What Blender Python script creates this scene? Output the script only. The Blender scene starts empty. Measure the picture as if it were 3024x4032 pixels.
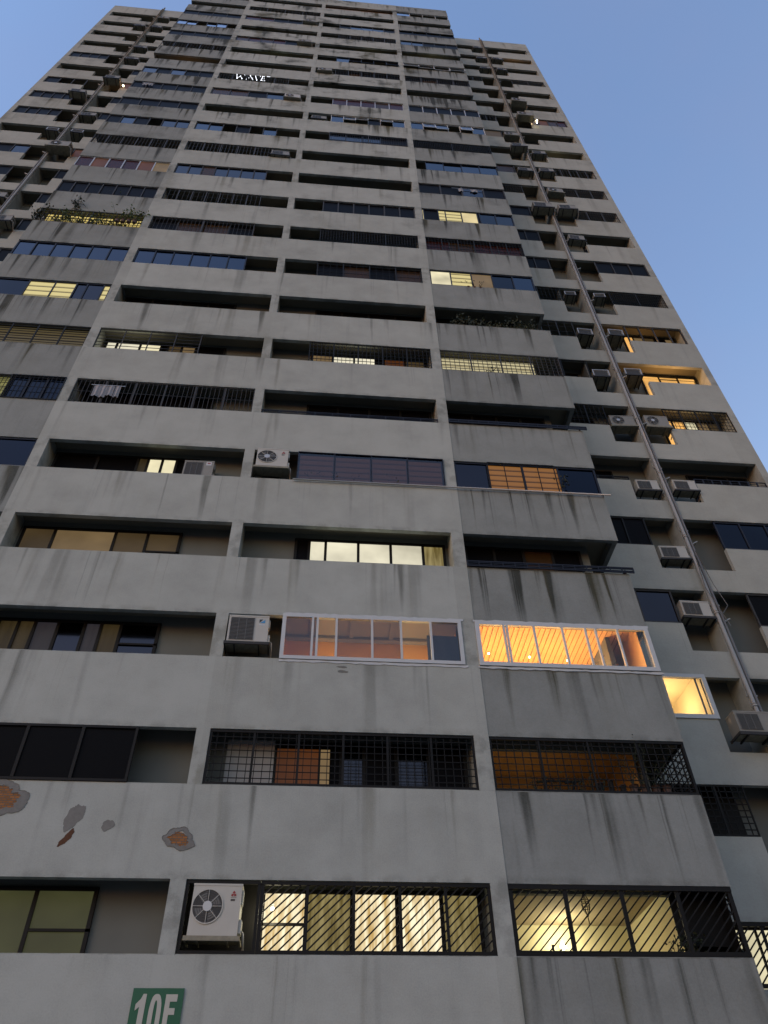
import bpy, math, random
from mathutils import Vector, Matrix
random.seed(7)
C = bpy.context.scene.collection
S = bpy.context.scene
# ---------------------------------------------------------------- camera, sky, light, exposure
U = 2.9                 # one storey, metres
EYE = 1.6
Z0 = 1.3409             # lowest visible sill above the eye, in storeys
D = 4.8545              # camera to facade, in storeys
f, yaw, pit, rol = 3012.67, 0.1049, 0.7944, -0.0258
fw = Vector((math.sin(yaw)*math.cos(pit), math.cos(yaw)*math.cos(pit), math.sin(pit)))
ri = Vector((math.cos(yaw), -math.sin(yaw), 0)); up = ri.cross(fw)
r2 = math.cos(rol)*ri + math.sin(rol)*up; u2 = -math.sin(rol)*ri + math.cos(rol)*up
cam = bpy.data.cameras.new('camera'); camo = bpy.data.objects.new('camera', cam); C.objects.link(camo)
M = Matrix((r2, u2, -fw)).transposed().to_4x4(); M.translation = Vector((0, -D*U, EYE)); camo.matrix_world = M
cam.sensor_fit = 'HORIZONTAL'; cam.sensor_width = 36; cam.lens = f/3024*36
cam.clip_start = 0.1; cam.clip_end = 3000
S.camera = camo
SUN_EL, SUN_AZ = math.radians(20.0), math.radians(236)     # azimuth: clockwise from +Y (the facade looks to -Y)
w = bpy.data.worlds.new('World'); S.world = w; w.use_nodes = True
nt = w.node_tree; sky = nt.nodes.new('ShaderNodeTexSky'); sky.sky_type = 'NISHITA'; sky.sun_disc = False
sky.sun_elevation = SUN_EL; sky.sun_rotation = SUN_AZ; sky.altitude = 50; sky.air_density = 3.0; sky.dust_density = 0.8; sky.ozone_density = 8.0
hz = nt.nodes.new('ShaderNodeMix'); hz.data_type = 'RGBA'; hz.blend_type = 'MULTIPLY'; hz.inputs[0].default_value = 1; hz.inputs[7].default_value = (1.22, 0.94, 1.05, 1)   # thin violet dusk haze
tcw = nt.nodes.new('ShaderNodeTexCoord'); cn = nt.nodes.new('ShaderNodeTexNoise'); cn.inputs['Scale'].default_value = 2.2; cn.inputs['Detail'].default_value = 5; cn.inputs['Roughness'].default_value = 0.5
nt.links.new(tcw.outputs['Generated'], cn.inputs['Vector']); cr = nt.nodes.new('ShaderNodeMapRange'); cr.inputs[1].default_value = 0.45; cr.inputs[2].default_value = 0.75; cr.inputs[3].default_value = 0.0; cr.inputs[4].default_value = 0.22; nt.links.new(cn.outputs['Fac'], cr.inputs[0])
cl = nt.nodes.new('ShaderNodeMix'); cl.data_type = 'RGBA'; cl.inputs[7].default_value = (1.05, 1.2, 1.55, 1); nt.links.new(cr.outputs[0], cl.inputs[0]); nt.links.new(sky.outputs[0], cl.inputs[6])
nt.links.new(cl.outputs[2], hz.inputs[6]); nt.links.new(hz.outputs[2], nt.nodes['Background'].inputs[0]); nt.nodes['Background'].inputs[1].default_value = 0.15
sun = bpy.data.lights.new('sun', 'SUN'); suno = bpy.data.objects.new('sun', sun); C.objects.link(suno)
sun.energy = 0.15; sun.angle = math.radians(25); sun.color = (1.0, 0.93, 0.84)
sd = Vector((math.sin(SUN_AZ)*math.cos(SUN_EL), math.cos(SUN_AZ)*math.cos(SUN_EL), math.sin(SUN_EL)))
suno.rotation_euler = sd.to_track_quat('Z', 'Y').to_euler(); suno.location = (0, -20, 40)
S.view_settings.view_transform = 'Standard'; S.view_settings.look = 'None'; S.view_settings.gamma = 1
S.view_settings.exposure = 0.93
S.cycles.use_denoising = True; S.cycles.pixel_filter_type = 'BLACKMAN_HARRIS'; S.cycles.filter_width = 1.5
S.cycles.max_bounces = 8; S.cycles.diffuse_bounces = 4; S.cycles.transparent_max_bounces = 12
S.cycles.sample_clamp_indirect = 4

# ---------------------------------------------------------------- helpers
def wz(z): return EYE + (z + Z0)*U
def V(x, y, z): return (x*U, y*U, wz(z))
def tag(o, label=None, cat=None, group=None, kind=None):
    if label: o['label'] = label
    if cat: o['category'] = cat
    if group: o['group'] = group
    if kind: o['kind'] = kind
    return o
def empty(name, loc, label, cat, group=None):
    o = bpy.data.objects.new(name, None); C.objects.link(o); o.location = loc; o.empty_display_size = 0.2
    return tag(o, label, cat, group)
class MB:
    def __init__(s): s.v = []; s.f = []; s.m = []; s.smooth = []
    def face(s, pts, m=0, sm=False):
        n = len(s.v); s.v += [tuple(p) for p in pts]; s.f.append(tuple(range(n, n+len(pts)))); s.m.append(m); s.smooth.append(sm)
    def box(s, a, b, m=0):                                   # raw coordinates
        x0, x1 = sorted((a[0], b[0])); y0, y1 = sorted((a[1], b[1])); z0, z1 = sorted((a[2], b[2]))
        n = len(s.v)
        s.v += [(x0,y0,z0),(x1,y0,z0),(x1,y1,z0),(x0,y1,z0),(x0,y0,z1),(x1,y0,z1),(x1,y1,z1),(x0,y1,z1)]
        for q in ((0,3,2,1),(4,5,6,7),(0,1,5,4),(1,2,6,5),(2,3,7,6),(3,0,4,7)):
            s.f.append(tuple(n+i for i in q)); s.m.append(m); s.smooth.append(False)
    def B(s, x0, x1, y0, y1, z0, z1, m=0): s.box(V(x0,y0,z0), V(x1,y1,z1), m)     # storey units
    def bar(s, p, q, t, t2=None, m=0):                       # square bar between two raw points
        p, q = Vector(p), Vector(q); d = (q-p)
        if d.length < 1e-6: return
        d.normalize(); a = d.cross(Vector((0,1,0)))
        if a.length < 1e-3: a = Vector((1,0,0))
        a.normalize(); b = d.cross(a); h = t/2; g = (t2 or t)/2; n = len(s.v)
        for e in (p, q):
            for i, j in ((-1,-1),(1,-1),(1,1),(-1,1)): s.v.append(tuple(e + a*h*i + b*g*j))
        for fc in ((0,1,2,3),(7,6,5,4),(0,4,5,1),(1,5,6,2),(2,6,7,3),(3,7,4,0)):
            s.f.append(tuple(n+i for i in fc)); s.m.append(m); s.smooth.append(False)
    def tube(s, pts, r, m=0, seg=8, cap=True):
        pts = [Vector(p) for p in pts]; n0 = len(s.v)
        for i, p in enumerate(pts):
            d = (pts[min(i+1, len(pts)-1)] - pts[max(i-1, 0)]).normalized()
            a = d.cross(Vector((0,1,0)))
            if a.length < 1e-3: a = Vector((1,0,0))
            a.normalize(); b = d.cross(a)
            rr = r[i] if isinstance(r, (list, tuple)) else r
            for k in range(seg):
                t = 2*math.pi*k/seg; s.v.append(tuple(p + a*rr*math.cos(t) + b*rr*math.sin(t)))
        for i in range(len(pts)-1):
            for k in range(seg):
                k2 = (k+1) % seg
                s.f.append((n0+i*seg+k, n0+i*seg+k2, n0+(i+1)*seg+k2, n0+(i+1)*seg+k)); s.m.append(m); s.smooth.append(True)
        if cap:
            s.f.append(tuple(n0+k for k in range(seg))); s.m.append(m); s.smooth.append(False)
            s.f.append(tuple(n0+(len(pts)-1)*seg+k for k in reversed(range(seg)))); s.m.append(m); s.smooth.append(False)
    def disc(s, c, r, y0, y1, m=0, seg=32):                   # short cylinder, axis y, raw
        s.tube([(c[0], y0, c[1]), (c[0], y1, c[1])], r, m, seg)
    def ring(s, c, r0, r1, y0, y1, m=0, seg=32):
        n0 = len(s.v)
        for k in range(seg):
            t = 2*math.pi*k/seg; cs, sn = math.cos(t), math.sin(t)
            for r, y in ((r0,y0),(r1,y0),(r1,y1),(r0,y1)): s.v.append((c[0]+r*cs, y, c[1]+r*sn))
        for k in range(seg):
            a, b = n0+4*k, n0+4*((k+1) % seg)
            for i in range(4):
                j = (i+1) % 4; s.f.append((a+i, a+j, b+j, b+i)); s.m.append(m); s.smooth.append(False)
    def sphere(s, c, r, m=0, nu=10, nv=6):
        pts = []
        for i in range(nv+1):
            ph = math.pi*i/nv
            pts.append([Vector(c) + Vector((r*math.sin(ph)*math.cos(2*math.pi*j/nu), r*math.sin(ph)*math.sin(2*math.pi*j/nu), r*math.cos(ph))) for j in range(nu)])
        for i in range(nv):
            for j in range(nu): s.face([pts[i][j], pts[i+1][j], pts[i+1][(j+1)%nu], pts[i][(j+1)%nu]], m, True)
    def build(s, name, mats, parent=None, **kw):
        me = bpy.data.meshes.new(name); me.from_pydata(s.v, [], s.f); 
        if not isinstance(mats, (list, tuple)): mats = [mats]
        for x in mats: me.materials.append(x)
        me.polygons.foreach_set('material_index', s.m); me.polygons.foreach_set('use_smooth', s.smooth); me.update()
        o = bpy.data.objects.new(name, me); C.objects.link(o)
        if parent: o.parent = parent
        return tag(o, **kw)
def copy_tree(o, parent=None):
    c = o.copy(); C.objects.link(c)
    if parent: c.parent = parent
    for ch in list(o.children):
        copy_tree(ch, c)
    return c
def child_at(o, par):                                        # parent o to par keeping world place
    o.parent = par; o.matrix_parent_inverse = Matrix.Translation(-Vector(par.location)); return o

# ---------------------------------------------------------------- materials
def mat(name, col, rough=0.6, metal=0.0, spec=0.5, noise=0.0, nscale=6.0, bump=0.0, emit=None, es=0.0):
    m = bpy.data.materials.new(name); m.use_nodes = True; n = m.node_tree; b = n.nodes['Principled BSDF']
    b.inputs['Base Color'].default_value = (*col, 1); b.inputs['Roughness'].default_value = rough
    b.inputs['Metallic'].default_value = metal; b.inputs['Specular IOR Level'].default_value = spec
    if emit: b.inputs['Emission Color'].default_value = (*emit, 1); b.inputs['Emission Strength'].default_value = es
    if noise or bump:
        tc = n.nodes.new('ShaderNodeTexCoord'); t = n.nodes.new('ShaderNodeTexNoise'); t.inputs['Scale'].default_value = nscale
        t.inputs['Detail'].default_value = 6; n.links.new(tc.outputs['Object'], t.inputs['Vector'])
        if noise:
            mx = n.nodes.new('ShaderNodeMix'); mx.data_type = 'RGBA'
            mx.inputs[6].default_value = (*[c*(1-noise) for c in col], 1); mx.inputs[7].default_value = (*[min(1, c*(1+noise)) for c in col], 1)
            n.links.new(t.outputs['Fac'], mx.inputs[0]); n.links.new(mx.outputs[2], b.inputs['Base Color'])
        if bump:
            bp = n.nodes.new('ShaderNodeBump'); bp.inputs['Strength'].default_value = bump; bp.inputs['Distance'].default_value = 0.01
            n.links.new(t.outputs['Fac'], bp.inputs['Height']); n.links.new(bp.outputs[0], b.inputs['Normal'])
    return m

def facade_mat(name, base, dirt, amount=1.0, runs=0.5, high=0.25):
    """weathered paint: mottling, fine grain and dirty runs that start at each sill and trail down"""
    m = bpy.data.materials.new(name); m.use_nodes = True; n = m.node_tree; L = n.links; b = n.nodes['Principled BSDF']
    b.inputs['Roughness'].default_value = 0.85; b.inputs['Specular IOR Level'].default_value = 0.25
    def mth(op, a, c=None, d=None, clamp=False):
        x = n.nodes.new('ShaderNodeMath'); x.operation = op; x.use_clamp = clamp
        for i, q in enumerate((a, c, d)):
            if q is None: continue
            if isinstance(q, (int, float)): x.inputs[i].default_value = q
            else: L.new(q, x.inputs[i])
        return x.outputs[0]
    def noise(vec, scale, detail=4, rough=0.55, dim='3D'):
        t = n.nodes.new('ShaderNodeTexNoise'); t.inputs['Scale'].default_value = scale; t.inputs['Detail'].default_value = detail
        t.inputs['Roughness'].default_value = rough; L.new(vec, t.inputs['Vector']); return t.outputs['Fac']
    def ss(v, lo, hi):
        r = n.nodes.new('ShaderNodeMapRange'); r.interpolation_type = 'SMOOTHSTEP'; L.new(v, r.inputs[0])
        for i, q in ((1, lo), (2, hi)):
            if isinstance(q, (int, float)): r.inputs[i].default_value = q
            else: L.new(q, r.inputs[i])
        return r.outputs[0]
    geo = n.nodes.new('ShaderNodeNewGeometry'); sp = n.nodes.new('ShaderNodeSeparateXYZ'); L.new(geo.outputs['Position'], sp.inputs[0])
    x, y, z = sp.outputs
    fl = mth('DIVIDE', mth('SUBTRACT', z, wz(0)), U)            # storeys above the lowest sill
    fr = mth('FRACT', fl); k = mth('FLOOR', fl)
    h = mth('DIVIDE', mth('SUBTRACT', fr, 0.409), 0.591, clamp=True)     # 0 soffit .. 1 sill
    wob = mth('MULTIPLY', mth('SUBTRACT', noise(geo.outputs['Position'], 0.8, 2), 0.5), 0.07)
    xs = mth('ADD', x, wob)
    cv = n.nodes.new('ShaderNodeCombineXYZ'); L.new(mth('ADD', xs, mth('MULTIPLY', k, 3.71)), cv.inputs[0]); L.new(mth('MULTIPLY', y, 0.6), cv.inputs[1]); L.new(mth('MULTIPLY', k, 0.53), cv.inputs[2])
    cv2 = n.nodes.new('ShaderNodeCombineXYZ'); L.new(xs, cv2.inputs[0]); L.new(mth('MULTIPLY', y, 0.6), cv2.inputs[1]); L.new(mth('MULTIPLY', fl, 0.13), cv2.inputs[2])
    s1 = noise(cv.outputs[0], 2.1, 2, 0.5); s2 = noise(cv.outputs[0], 9.0, 3, 0.6); s3 = noise(cv2.outputs[0], 1.5, 3, 0.6)
    ln = noise(cv.outputs[0], 3.3, 1); 
    bot = mth('SUBTRACT', 1.0, mth('MULTIPLY', ss(ln, 0.35, 0.68), 1.25))     # how far down this run reaches
    up_ = ss(h, bot, mth('ADD', bot, 1.0))
    hi = ss(fl, 5.0, 20.0)
    thr = 0.62 - 0.14*runs
    run1 = mth('MULTIPLY', ss(mth('ADD', s1, mth('MULTIPLY', hi, 0.05)), thr, thr+0.15), up_)
    run2 = mth('MULTIPLY', mth('MULTIPLY', ss(s2, thr+0.01, thr+0.18), up_), 0.7)
    run3 = mth('MULTIPLY', mth('MULTIPLY', ss(s3, 0.56, 0.70), ss(h, -0.6, 1.0)), 0.55)
    wn = n.nodes.new('ShaderNodeTexWhiteNoise'); wn.noise_dimensions = '1D'; L.new(k, wn.inputs['W'])
    flv = mth('ADD', 0.55, mth('MULTIPLY', wn.outputs['Value'], 0.75))
    runsum = mth('ADD', mth('MULTIPLY', mth('ADD', mth('MULTIPLY', run1, 1.0), run2), flv), run3, clamp=True)
    soot = mth('MULTIPLY', mth('MULTIPLY', ss(noise(geo.outputs['Position'], 0.42, 5, 0.65), 0.50, 0.68), high), hi)
    fine = mth('MULTIPLY', mth('SUBTRACT', noise(geo.outputs['Position'], 38, 4, 0.75), 0.5), 0.5)
    mid = mth('MULTIPLY', mth('SUBTRACT', noise(geo.outputs['Position'], 1.1, 6, 0.62), 0.5), 0.6)
    lip = mth('MULTIPLY', mth('MULTIPLY', ss(h, 0.10, 0.0), ss(noise(geo.outputs['Position'], 2.4, 4), 0.42, 0.62)), 0.28)
    tot = mth('MULTIPLY', mth('ADD', mth('ADD', mth('ADD', mth('ADD', mth('MULTIPLY', runsum, mth('ADD', 0.42+0.42*runs, mth('MULTIPLY', hi, 0.35))), soot), mid), fine), lip), amount)
    cw = n.nodes.new('ShaderNodeCombineXYZ'); L.new(k, cw.inputs[0]); L.new(mth('FLOOR', mth('DIVIDE', mth('ADD', x, 2.26), 5.42)), cw.inputs[1])
    w2 = n.nodes.new('ShaderNodeTexWhiteNoise'); w2.noise_dimensions = '3D'; L.new(cw.outputs[0], w2.inputs['Vector'])
    tot = mth('ADD', mth('ADD', tot, mth('MULTIPLY', w2.outputs['Value'], 0.14)), 0.06, clamp=True)
    mx = n.nodes.new('ShaderNodeMix'); mx.data_type = 'RGBA'; L.new(tot, mx.inputs[0])
    mx.inputs[6].default_value = (*base, 1)
    dm = n.nodes.new('ShaderNodeMix'); dm.data_type = 'RGBA'; dm.inputs[6].default_value = (*dirt, 1); dm.inputs[7].default_value = (dirt[0]*1.45, dirt[1]*1.3, dirt[2]*0.95, 1)
    L.new(ss(noise(cv.outputs[0], 1.3, 2), 0.48, 0.62), dm.inputs[0]); L.new(dm.outputs[2], mx.inputs[7]); L.new(mx.outputs[2], b.inputs['Base Color'])
    bp = n.nodes.new('ShaderNodeBump'); bp.inputs['Strength'].default_value = 0.35; bp.inputs['Distance'].default_value = 0.012
    L.new(mth('ADD', noise(geo.outputs['Position'], 14, 6, 0.6), mth('MULTIPLY', noise(geo.outputs['Position'], 1.3, 3), 2.0)), bp.inputs['Height']); L.new(bp.outputs[0], b.inputs['Normal'])
    return m

def lit(name, col, strength, kind=None, col2=None, scale=8.0):
    """a window lit from inside; kind = 'curtain' (hanging folds) or 'slat' (level blinds) or None"""
    m = bpy.data.materials.new(name); m.use_nodes = True; n = m.node_tree; L = n.links; b = n.nodes['Principled BSDF']
    b.inputs['Base Color'].default_value = (0.03, 0.03, 0.03, 1); b.inputs['Roughness'].default_value = 0.5; b.inputs['Specular IOR Level'].default_value = 0.15
    b.inputs['Emission Color'].default_value = (*col, 1); b.inputs['Emission Strength'].default_value = strength
    geo = n.nodes.new('ShaderNodeNewGeometry'); sp = n.nodes.new('ShaderNodeSeparateXYZ'); L.new(geo.outputs['Position'], sp.inputs[0])
    mx = n.nodes.new('ShaderNodeMix'); mx.data_type = 'RGBA'; c2 = col2 or [c*0.55 for c in col]
    mx.inputs[6].default_value = (*c2, 1); mx.inputs[7].default_value = (*col, 1)
    t = n.nodes.new('ShaderNodeTexNoise'); cb = n.nodes.new('ShaderNodeCombineXYZ'); t.inputs['Detail'].default_value = 3
    if kind == 'curtain':
        L.new(sp.outputs[0], cb.inputs[0]); mu = n.nodes.new('ShaderNodeMath'); mu.operation = 'MULTIPLY'; mu.inputs[1].default_value = 0.12
        L.new(sp.outputs[2], mu.inputs[0]); L.new(mu.outputs[0], cb.inputs[2]); t.inputs['Scale'].default_value = scale
        L.new(cb.outputs[0], t.inputs['Vector']); out = t.outputs['Fac']; lo, hi = 0.36, 0.62
    elif kind == 'slat':
        mu = n.nodes.new('ShaderNodeMath'); mu.operation = 'FRACT'; m2 = n.nodes.new('ShaderNodeMath'); m2.operation = 'MULTIPLY'; m2.inputs[1].default_value = scale
        L.new(sp.outputs[2], m2.inputs[0]); L.new(m2.outputs[0], mu.inputs[0]); out = mu.outputs[0]; lo, hi = 0.05, 0.4
    else:
        L.new(geo.outputs['Position'], t.inputs['Vector']); t.inputs['Scale'].default_value = 0.9; out = t.outputs['Fac']; lo, hi = 0.3, 0.7
    r = n.nodes.new('ShaderNodeMapRange'); L.new(out, r.inputs[0]); r.inputs[1].default_value = lo; r.inputs[2].default_value = hi
    L.new(r.outputs[0], mx.inputs[0]); L.new(mx.outputs[2], b.inputs['Emission Color'])
    return m

def glass_mat(name, tint, gloss):
    m = bpy.data.materials.new(name); m.use_nodes = True; n = m.node_tree; n.nodes.remove(n.nodes['Principled BSDF'])
    t = n.nodes.new('ShaderNodeBsdfTransparent'); t.inputs[0].default_value = (*tint, 1); g = n.nodes.new('ShaderNodeBsdfGlossy')
    g.inputs['Roughness'].default_value = 0.03; mx = n.nodes.new('ShaderNodeMixShader'); mx.inputs[0].default_value = gloss
    n.links.new(t.outputs[0], mx.inputs[1]); n.links.new(g.outputs[0], mx.inputs[2]); n.links.new(mx.outputs[0], n.nodes['Material Output'].inputs[0])
    return m

m_main = facade_mat('painted_render', (0.380, 0.410, 0.392), (0.060, 0.065, 0.054), 1.0, 0.42, 0.85)
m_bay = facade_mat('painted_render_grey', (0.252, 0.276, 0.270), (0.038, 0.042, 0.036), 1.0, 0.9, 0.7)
m_wing = facade_mat('painted_render_wing', (0.376, 0.396, 0.370), (0.066, 0.07, 0.058), 0.75, 0.15, 0.4)
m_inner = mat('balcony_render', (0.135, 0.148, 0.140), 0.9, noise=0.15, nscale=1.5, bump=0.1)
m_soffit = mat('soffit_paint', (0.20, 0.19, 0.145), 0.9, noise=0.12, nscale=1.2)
m_conc = mat('bare_concrete', (0.17, 0.172, 0.165), 0.95, noise=0.25, nscale=12, bump=0.5)
m_brick = mat('exposed_brick', (0.17, 0.065, 0.02), 0.95, noise=0.5, nscale=14, bump=0.8)
bn = m_brick.node_tree; bt = bn.nodes.new('ShaderNodeTexBrick'); bt.inputs['Color1'].default_value = (0.32, 0.13, 0.035, 1); bt.inputs['Color2'].default_value = (0.20, 0.085, 0.025, 1); bt.inputs['Mortar'].default_value = (0.10, 0.095, 0.085, 1)
bt.inputs['Scale'].default_value = 5.5; bt.inputs['Mortar Size'].default_value = 0.035; bg_ = bn.nodes.new('ShaderNodeNewGeometry'); bs = bn.nodes.new('ShaderNodeSeparateXYZ'); bc = bn.nodes.new('ShaderNodeCombineXYZ')
bn.links.new(bg_.outputs['Position'], bs.inputs[0]); bn.links.new(bs.outputs[0], bc.inputs[0]); bn.links.new(bs.outputs[2], bc.inputs[1]); bn.links.new(bc.outputs[0], bt.inputs['Vector']); bn.links.new(bt.outputs['Color'], bn.nodes['Principled BSDF'].inputs['Base Color'])
m_black = mat('black_iron', (0.008, 0.008, 0.008), 0.6, spec=0.2)
m_grey = mat('grey_iron', (0.035, 0.035, 0.036), 0.6, spec=0.25, noise=0.2)
m_navy = mat('navy_frame', (0.012, 0.014, 0.024), 0.5, spec=0.25)
m_alu = mat('aluminium', (0.42, 0.43, 0.44), 0.4, 0.3)
m_white = mat('white_frame', (0.46, 0.49, 0.51), 0.5, noise=0.08)
m_rail = mat('pale_rail', (0.45, 0.45, 0.44), 0.5, 0.2)
g_dark = mat('dark_glass', (0.006, 0.006, 0.007), 0.35, spec=0.03)
g_red = mat('reddish_glass', (0.045, 0.012, 0.008), 0.25, spec=0.08)
g_brown = mat('brown_glass', (0.05, 0.028, 0.012), 0.25, spec=0.08)
def mirror(name, c, r=0.12): return mat(name, c, r, 1.0, noise=0.12, nscale=0.8)
g_blue = mirror('blue_tinted_glass', (0.060, 0.070, 0.090))
g_navy = mirror('navy_tinted_glass', (0.022, 0.023, 0.030))
g_pale = mirror('pale_reflecting_glass', (0.50, 0.55, 0.62), 0.2)
g_grey = mirror('grey_reflecting_glass', (0.05, 0.045, 0.05))
g_clear = glass_mat('clear_glass', (0.92, 0.93, 0.92), 0.035)
g_smoke = glass_mat('smoked_glass', (0.62, 0.60, 0.62), 0.06)
l_yel = lit('lit_yellow', (1.0, 0.82, 0.42), 0.462)
l_cream = lit('lit_cream', (1.0, 0.90, 0.58), 0.520)
l_white = lit('lit_white', (1.0, 0.93, 0.70), 0.504)
l_curt = lit('lit_curtain', (1.0, 0.90, 0.62), 0.60, 'curtain', (0.50, 0.32, 0.10), 9.0)
l_curt2 = lit('lit_curtain_dim', (0.75, 0.60, 0.25), 0.202, 'curtain', (0.30, 0.22, 0.06), 9.0)
l_slat = lit('lit_blind', (1.0, 0.84, 0.36), 0.352, 'slat', (0.10, 0.07, 0.02), 3.2)
l_slat_o = lit('lit_orange_blind', (1.0, 0.42, 0.10), 0.12, 'slat', (0.10, 0.03, 0.005), 4.5)
l_slat_d = lit('lit_blind_dim', (0.75, 0.58, 0.28), 0.058, 'slat', (0.2, 0.15, 0.06), 3.4)
l_slat_r = lit('lit_rose_blind', (0.8, 0.38, 0.25), 0.06, 'slat', (0.16, 0.07, 0.05), 4.5)
l_olive = lit('lit_olive', (0.36, 0.38, 0.15), 0.072)
l_amber = lit('lit_amber', (0.9, 0.60, 0.28), 0.118)
l_amber_d = lit('lit_amber_dim', (0.55, 0.36, 0.15), 0.058)
l_orange = lit('lit_orange', (1.0, 0.52, 0.14), 0.604)
l_rust = lit('lit_rust', (0.75, 0.22, 0.05), 0.058)
l_tan = lit('lit_tan_curtain', (0.40, 0.28, 0.10), 0.042, 'curtain', (0.20, 0.13, 0.04), 6.0)
l_mauve = lit('lit_grey_curtain', (0.30, 0.28, 0.33), 0.042, 'curtain', (0.16, 0.15, 0.20), 6.0)
l_bulb = mat('bulb', (1, 1, 1), emit=(1.0, 0.80, 0.45), es=6)
l_bulb_w = mat('bulb_white', (1, 1, 1), emit=(1.0, 0.93, 0.70), es=6)
l_led = mat('led_white', (1, 1, 1), emit=(0.85, 0.9, 1.0), es=1.1)
m_ac = mat('ac_shell', (0.42, 0.42, 0.385), 0.5, noise=0.10, nscale=5)
m_ac2 = mat('ac_shell_dull', (0.22, 0.22, 0.20), 0.6, noise=0.2, nscale=4)
m_acdark = mat('ac_grille', (0.035, 0.035, 0.035), 0.6)
m_acmid = mat('ac_fan', (0.11, 0.11, 0.105), 0.5)
m_rust = mat('stained_metal', (0.20, 0.19, 0.14), 0.6, noise=0.6, nscale=9)
m_pipe = mat('pipe_pvc', (0.30, 0.30, 0.285), 0.5, noise=0.15, nscale=2)
m_pipe_d = mat('pipe_dark', (0.13, 0.13, 0.13), 0.6)
m_leaf = mat('leaf', (0.06, 0.10, 0.025), 0.6, noise=0.5, nscale=7)
m_leafd = mat('leaf_dark', (0.02, 0.03, 0.012), 0.7, noise=0.4, nscale=7)
m_pot = mat('pot_clay', (0.07, 0.04, 0.03), 0.8)
m_green = mat('sign_green', (0.0, 0.085, 0.038), 0.5)
m_letter = mat('sign_letter', (0.42, 0.43, 0.39), 0.6)
m_cloth = mat('laundry', (0.26, 0.27, 0.30), 0.9, noise=0.1)
m_logor = mat('emblem_red', (0.25, 0.03, 0.03), 0.5); m_logob = mat('emblem_blue', (0.05, 0.25, 0.5), 0.5)
m_wallroom = mat('room_wall', (0.72, 0.66, 0.42), 0.9); m_ceilroom = mat('room_ceiling', (0.30, 0.25, 0.16), 0.9); m_tanroom = mat('tan_room', (0.42, 0.26, 0.11), 0.9, noise=0.3, nscale=2)
m_wood = mat('plank_ceiling', (0.70, 0.45, 0.20), 0.7, noise=0.15, nscale=3)
m_orangew = mat('orange_wall', (0.80, 0.42, 0.13), 0.9)
m_greyroom = mat('grey_room', (0.24, 0.22, 0.20), 0.9)

# ---------------------------------------------------------------- ground and pavement
g = MB(); g.face([(-400, -400, 0), (400, -400, 0), (400, 400, 0), (-400, 400, 0)])
g.build('ground', mat('ground_earth', (0.09, 0.09, 0.075), 0.95, noise=0.4, nscale=0.6, bump=0.3), kind='structure')
g = MB(); g.box((-40, -10, 0.004), (40, -0.02, 0.12)); g.build('pavement', mat('paving', (0.22, 0.215, 0.20), 0.9, noise=0.2, nscale=2), kind='structure')
g = MB(); g.box((-60, -24, 0.004), (60, -11.5, 0.016)); g.build('driveway', mat('asphalt', (0.055, 0.055, 0.055), 0.9, noise=0.25, nscale=5, bump=0.4), kind='structure')

# ---------------------------------------------------------------- across the driveway, behind the viewer: unseen trees added to shade the foot of the tower and show in its glass
def tree(x, y, h, r, seed, label):
    rnd = random.Random(seed); e = empty('added_tree', (x, y, 0), label, 'tree', 'added trees across the driveway')
    b = MB(); b.tube([(0, 0, 0), (0.1, 0.05, h*0.25), (-0.05, 0.1, h*0.5), (0.1, 0, h*0.8)], [0.32, 0.25, 0.18, 0.06], seg=8)
    lobes = []
    for i in range(14):
        a = rnd.uniform(0, 6.28); rr = r*rnd.uniform(0.2, 0.8); z = h*rnd.uniform(0.42, 0.95); rr *= 1.15-abs(z/h-0.62)*1.6
        p = Vector((rr*math.cos(a), rr*math.sin(a), z)); lobes.append((p, r*rnd.uniform(0.25, 0.45)))
        b.tube([(0, 0, h*rnd.uniform(.3, .5)), p*0.6+Vector((0, 0, h*.15)), p], [0.09, 0.06, 0.03], seg=5)
    b.build('trunk', m_bark, e); b = MB()
    for i in range(3200):
        p, q = rnd.choice(lobes); d = Vector((rnd.gauss(0, 1), rnd.gauss(0, 1), rnd.gauss(0, .8))).normalized()*q*rnd.uniform(.6, 1.05)
        c = p+d; a = Vector((rnd.uniform(-1, 1), rnd.uniform(-1, 1), rnd.uniform(-1, 1))).normalized(); u_ = a.cross(d).normalized(); L_ = rnd.uniform(.22, .42)
        b.face([c, c+a*L_*.5+u_*L_*.3, c+a*L_, c+a*L_*.5-u_*L_*.3])
    b.build('crown', m_leaf, e)
m_bark = mat('bark', (0.09, 0.07, 0.05), 0.95, noise=0.3, nscale=6, bump=0.5)
TW = ['tall', 'broad', 'slender', 'bushy', 'spreading', 'low']
for i, (x, y, h, r) in enumerate(((-21, -46, 15, 5.5), (9, -27, 17, 5.5), (15, -23, 20, 6), (21, -28, 21, 6.5), (18, -17, 18, 5), (27, -22, 20, 6), (-32, -50, 17, 6))):
    tree(x, y, h, r, 40+i, '%s leafy tree added out of view across the driveway behind the viewer, number %s from the left' % (['tallest', 'broad crowned', 'shorter', 'dark crowned', 'rounded', 'rightmost', 'leftmost'][i], ['second', 'third', 'fourth', 'fifth', 'sixth', 'seventh', 'first'][i]))
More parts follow.
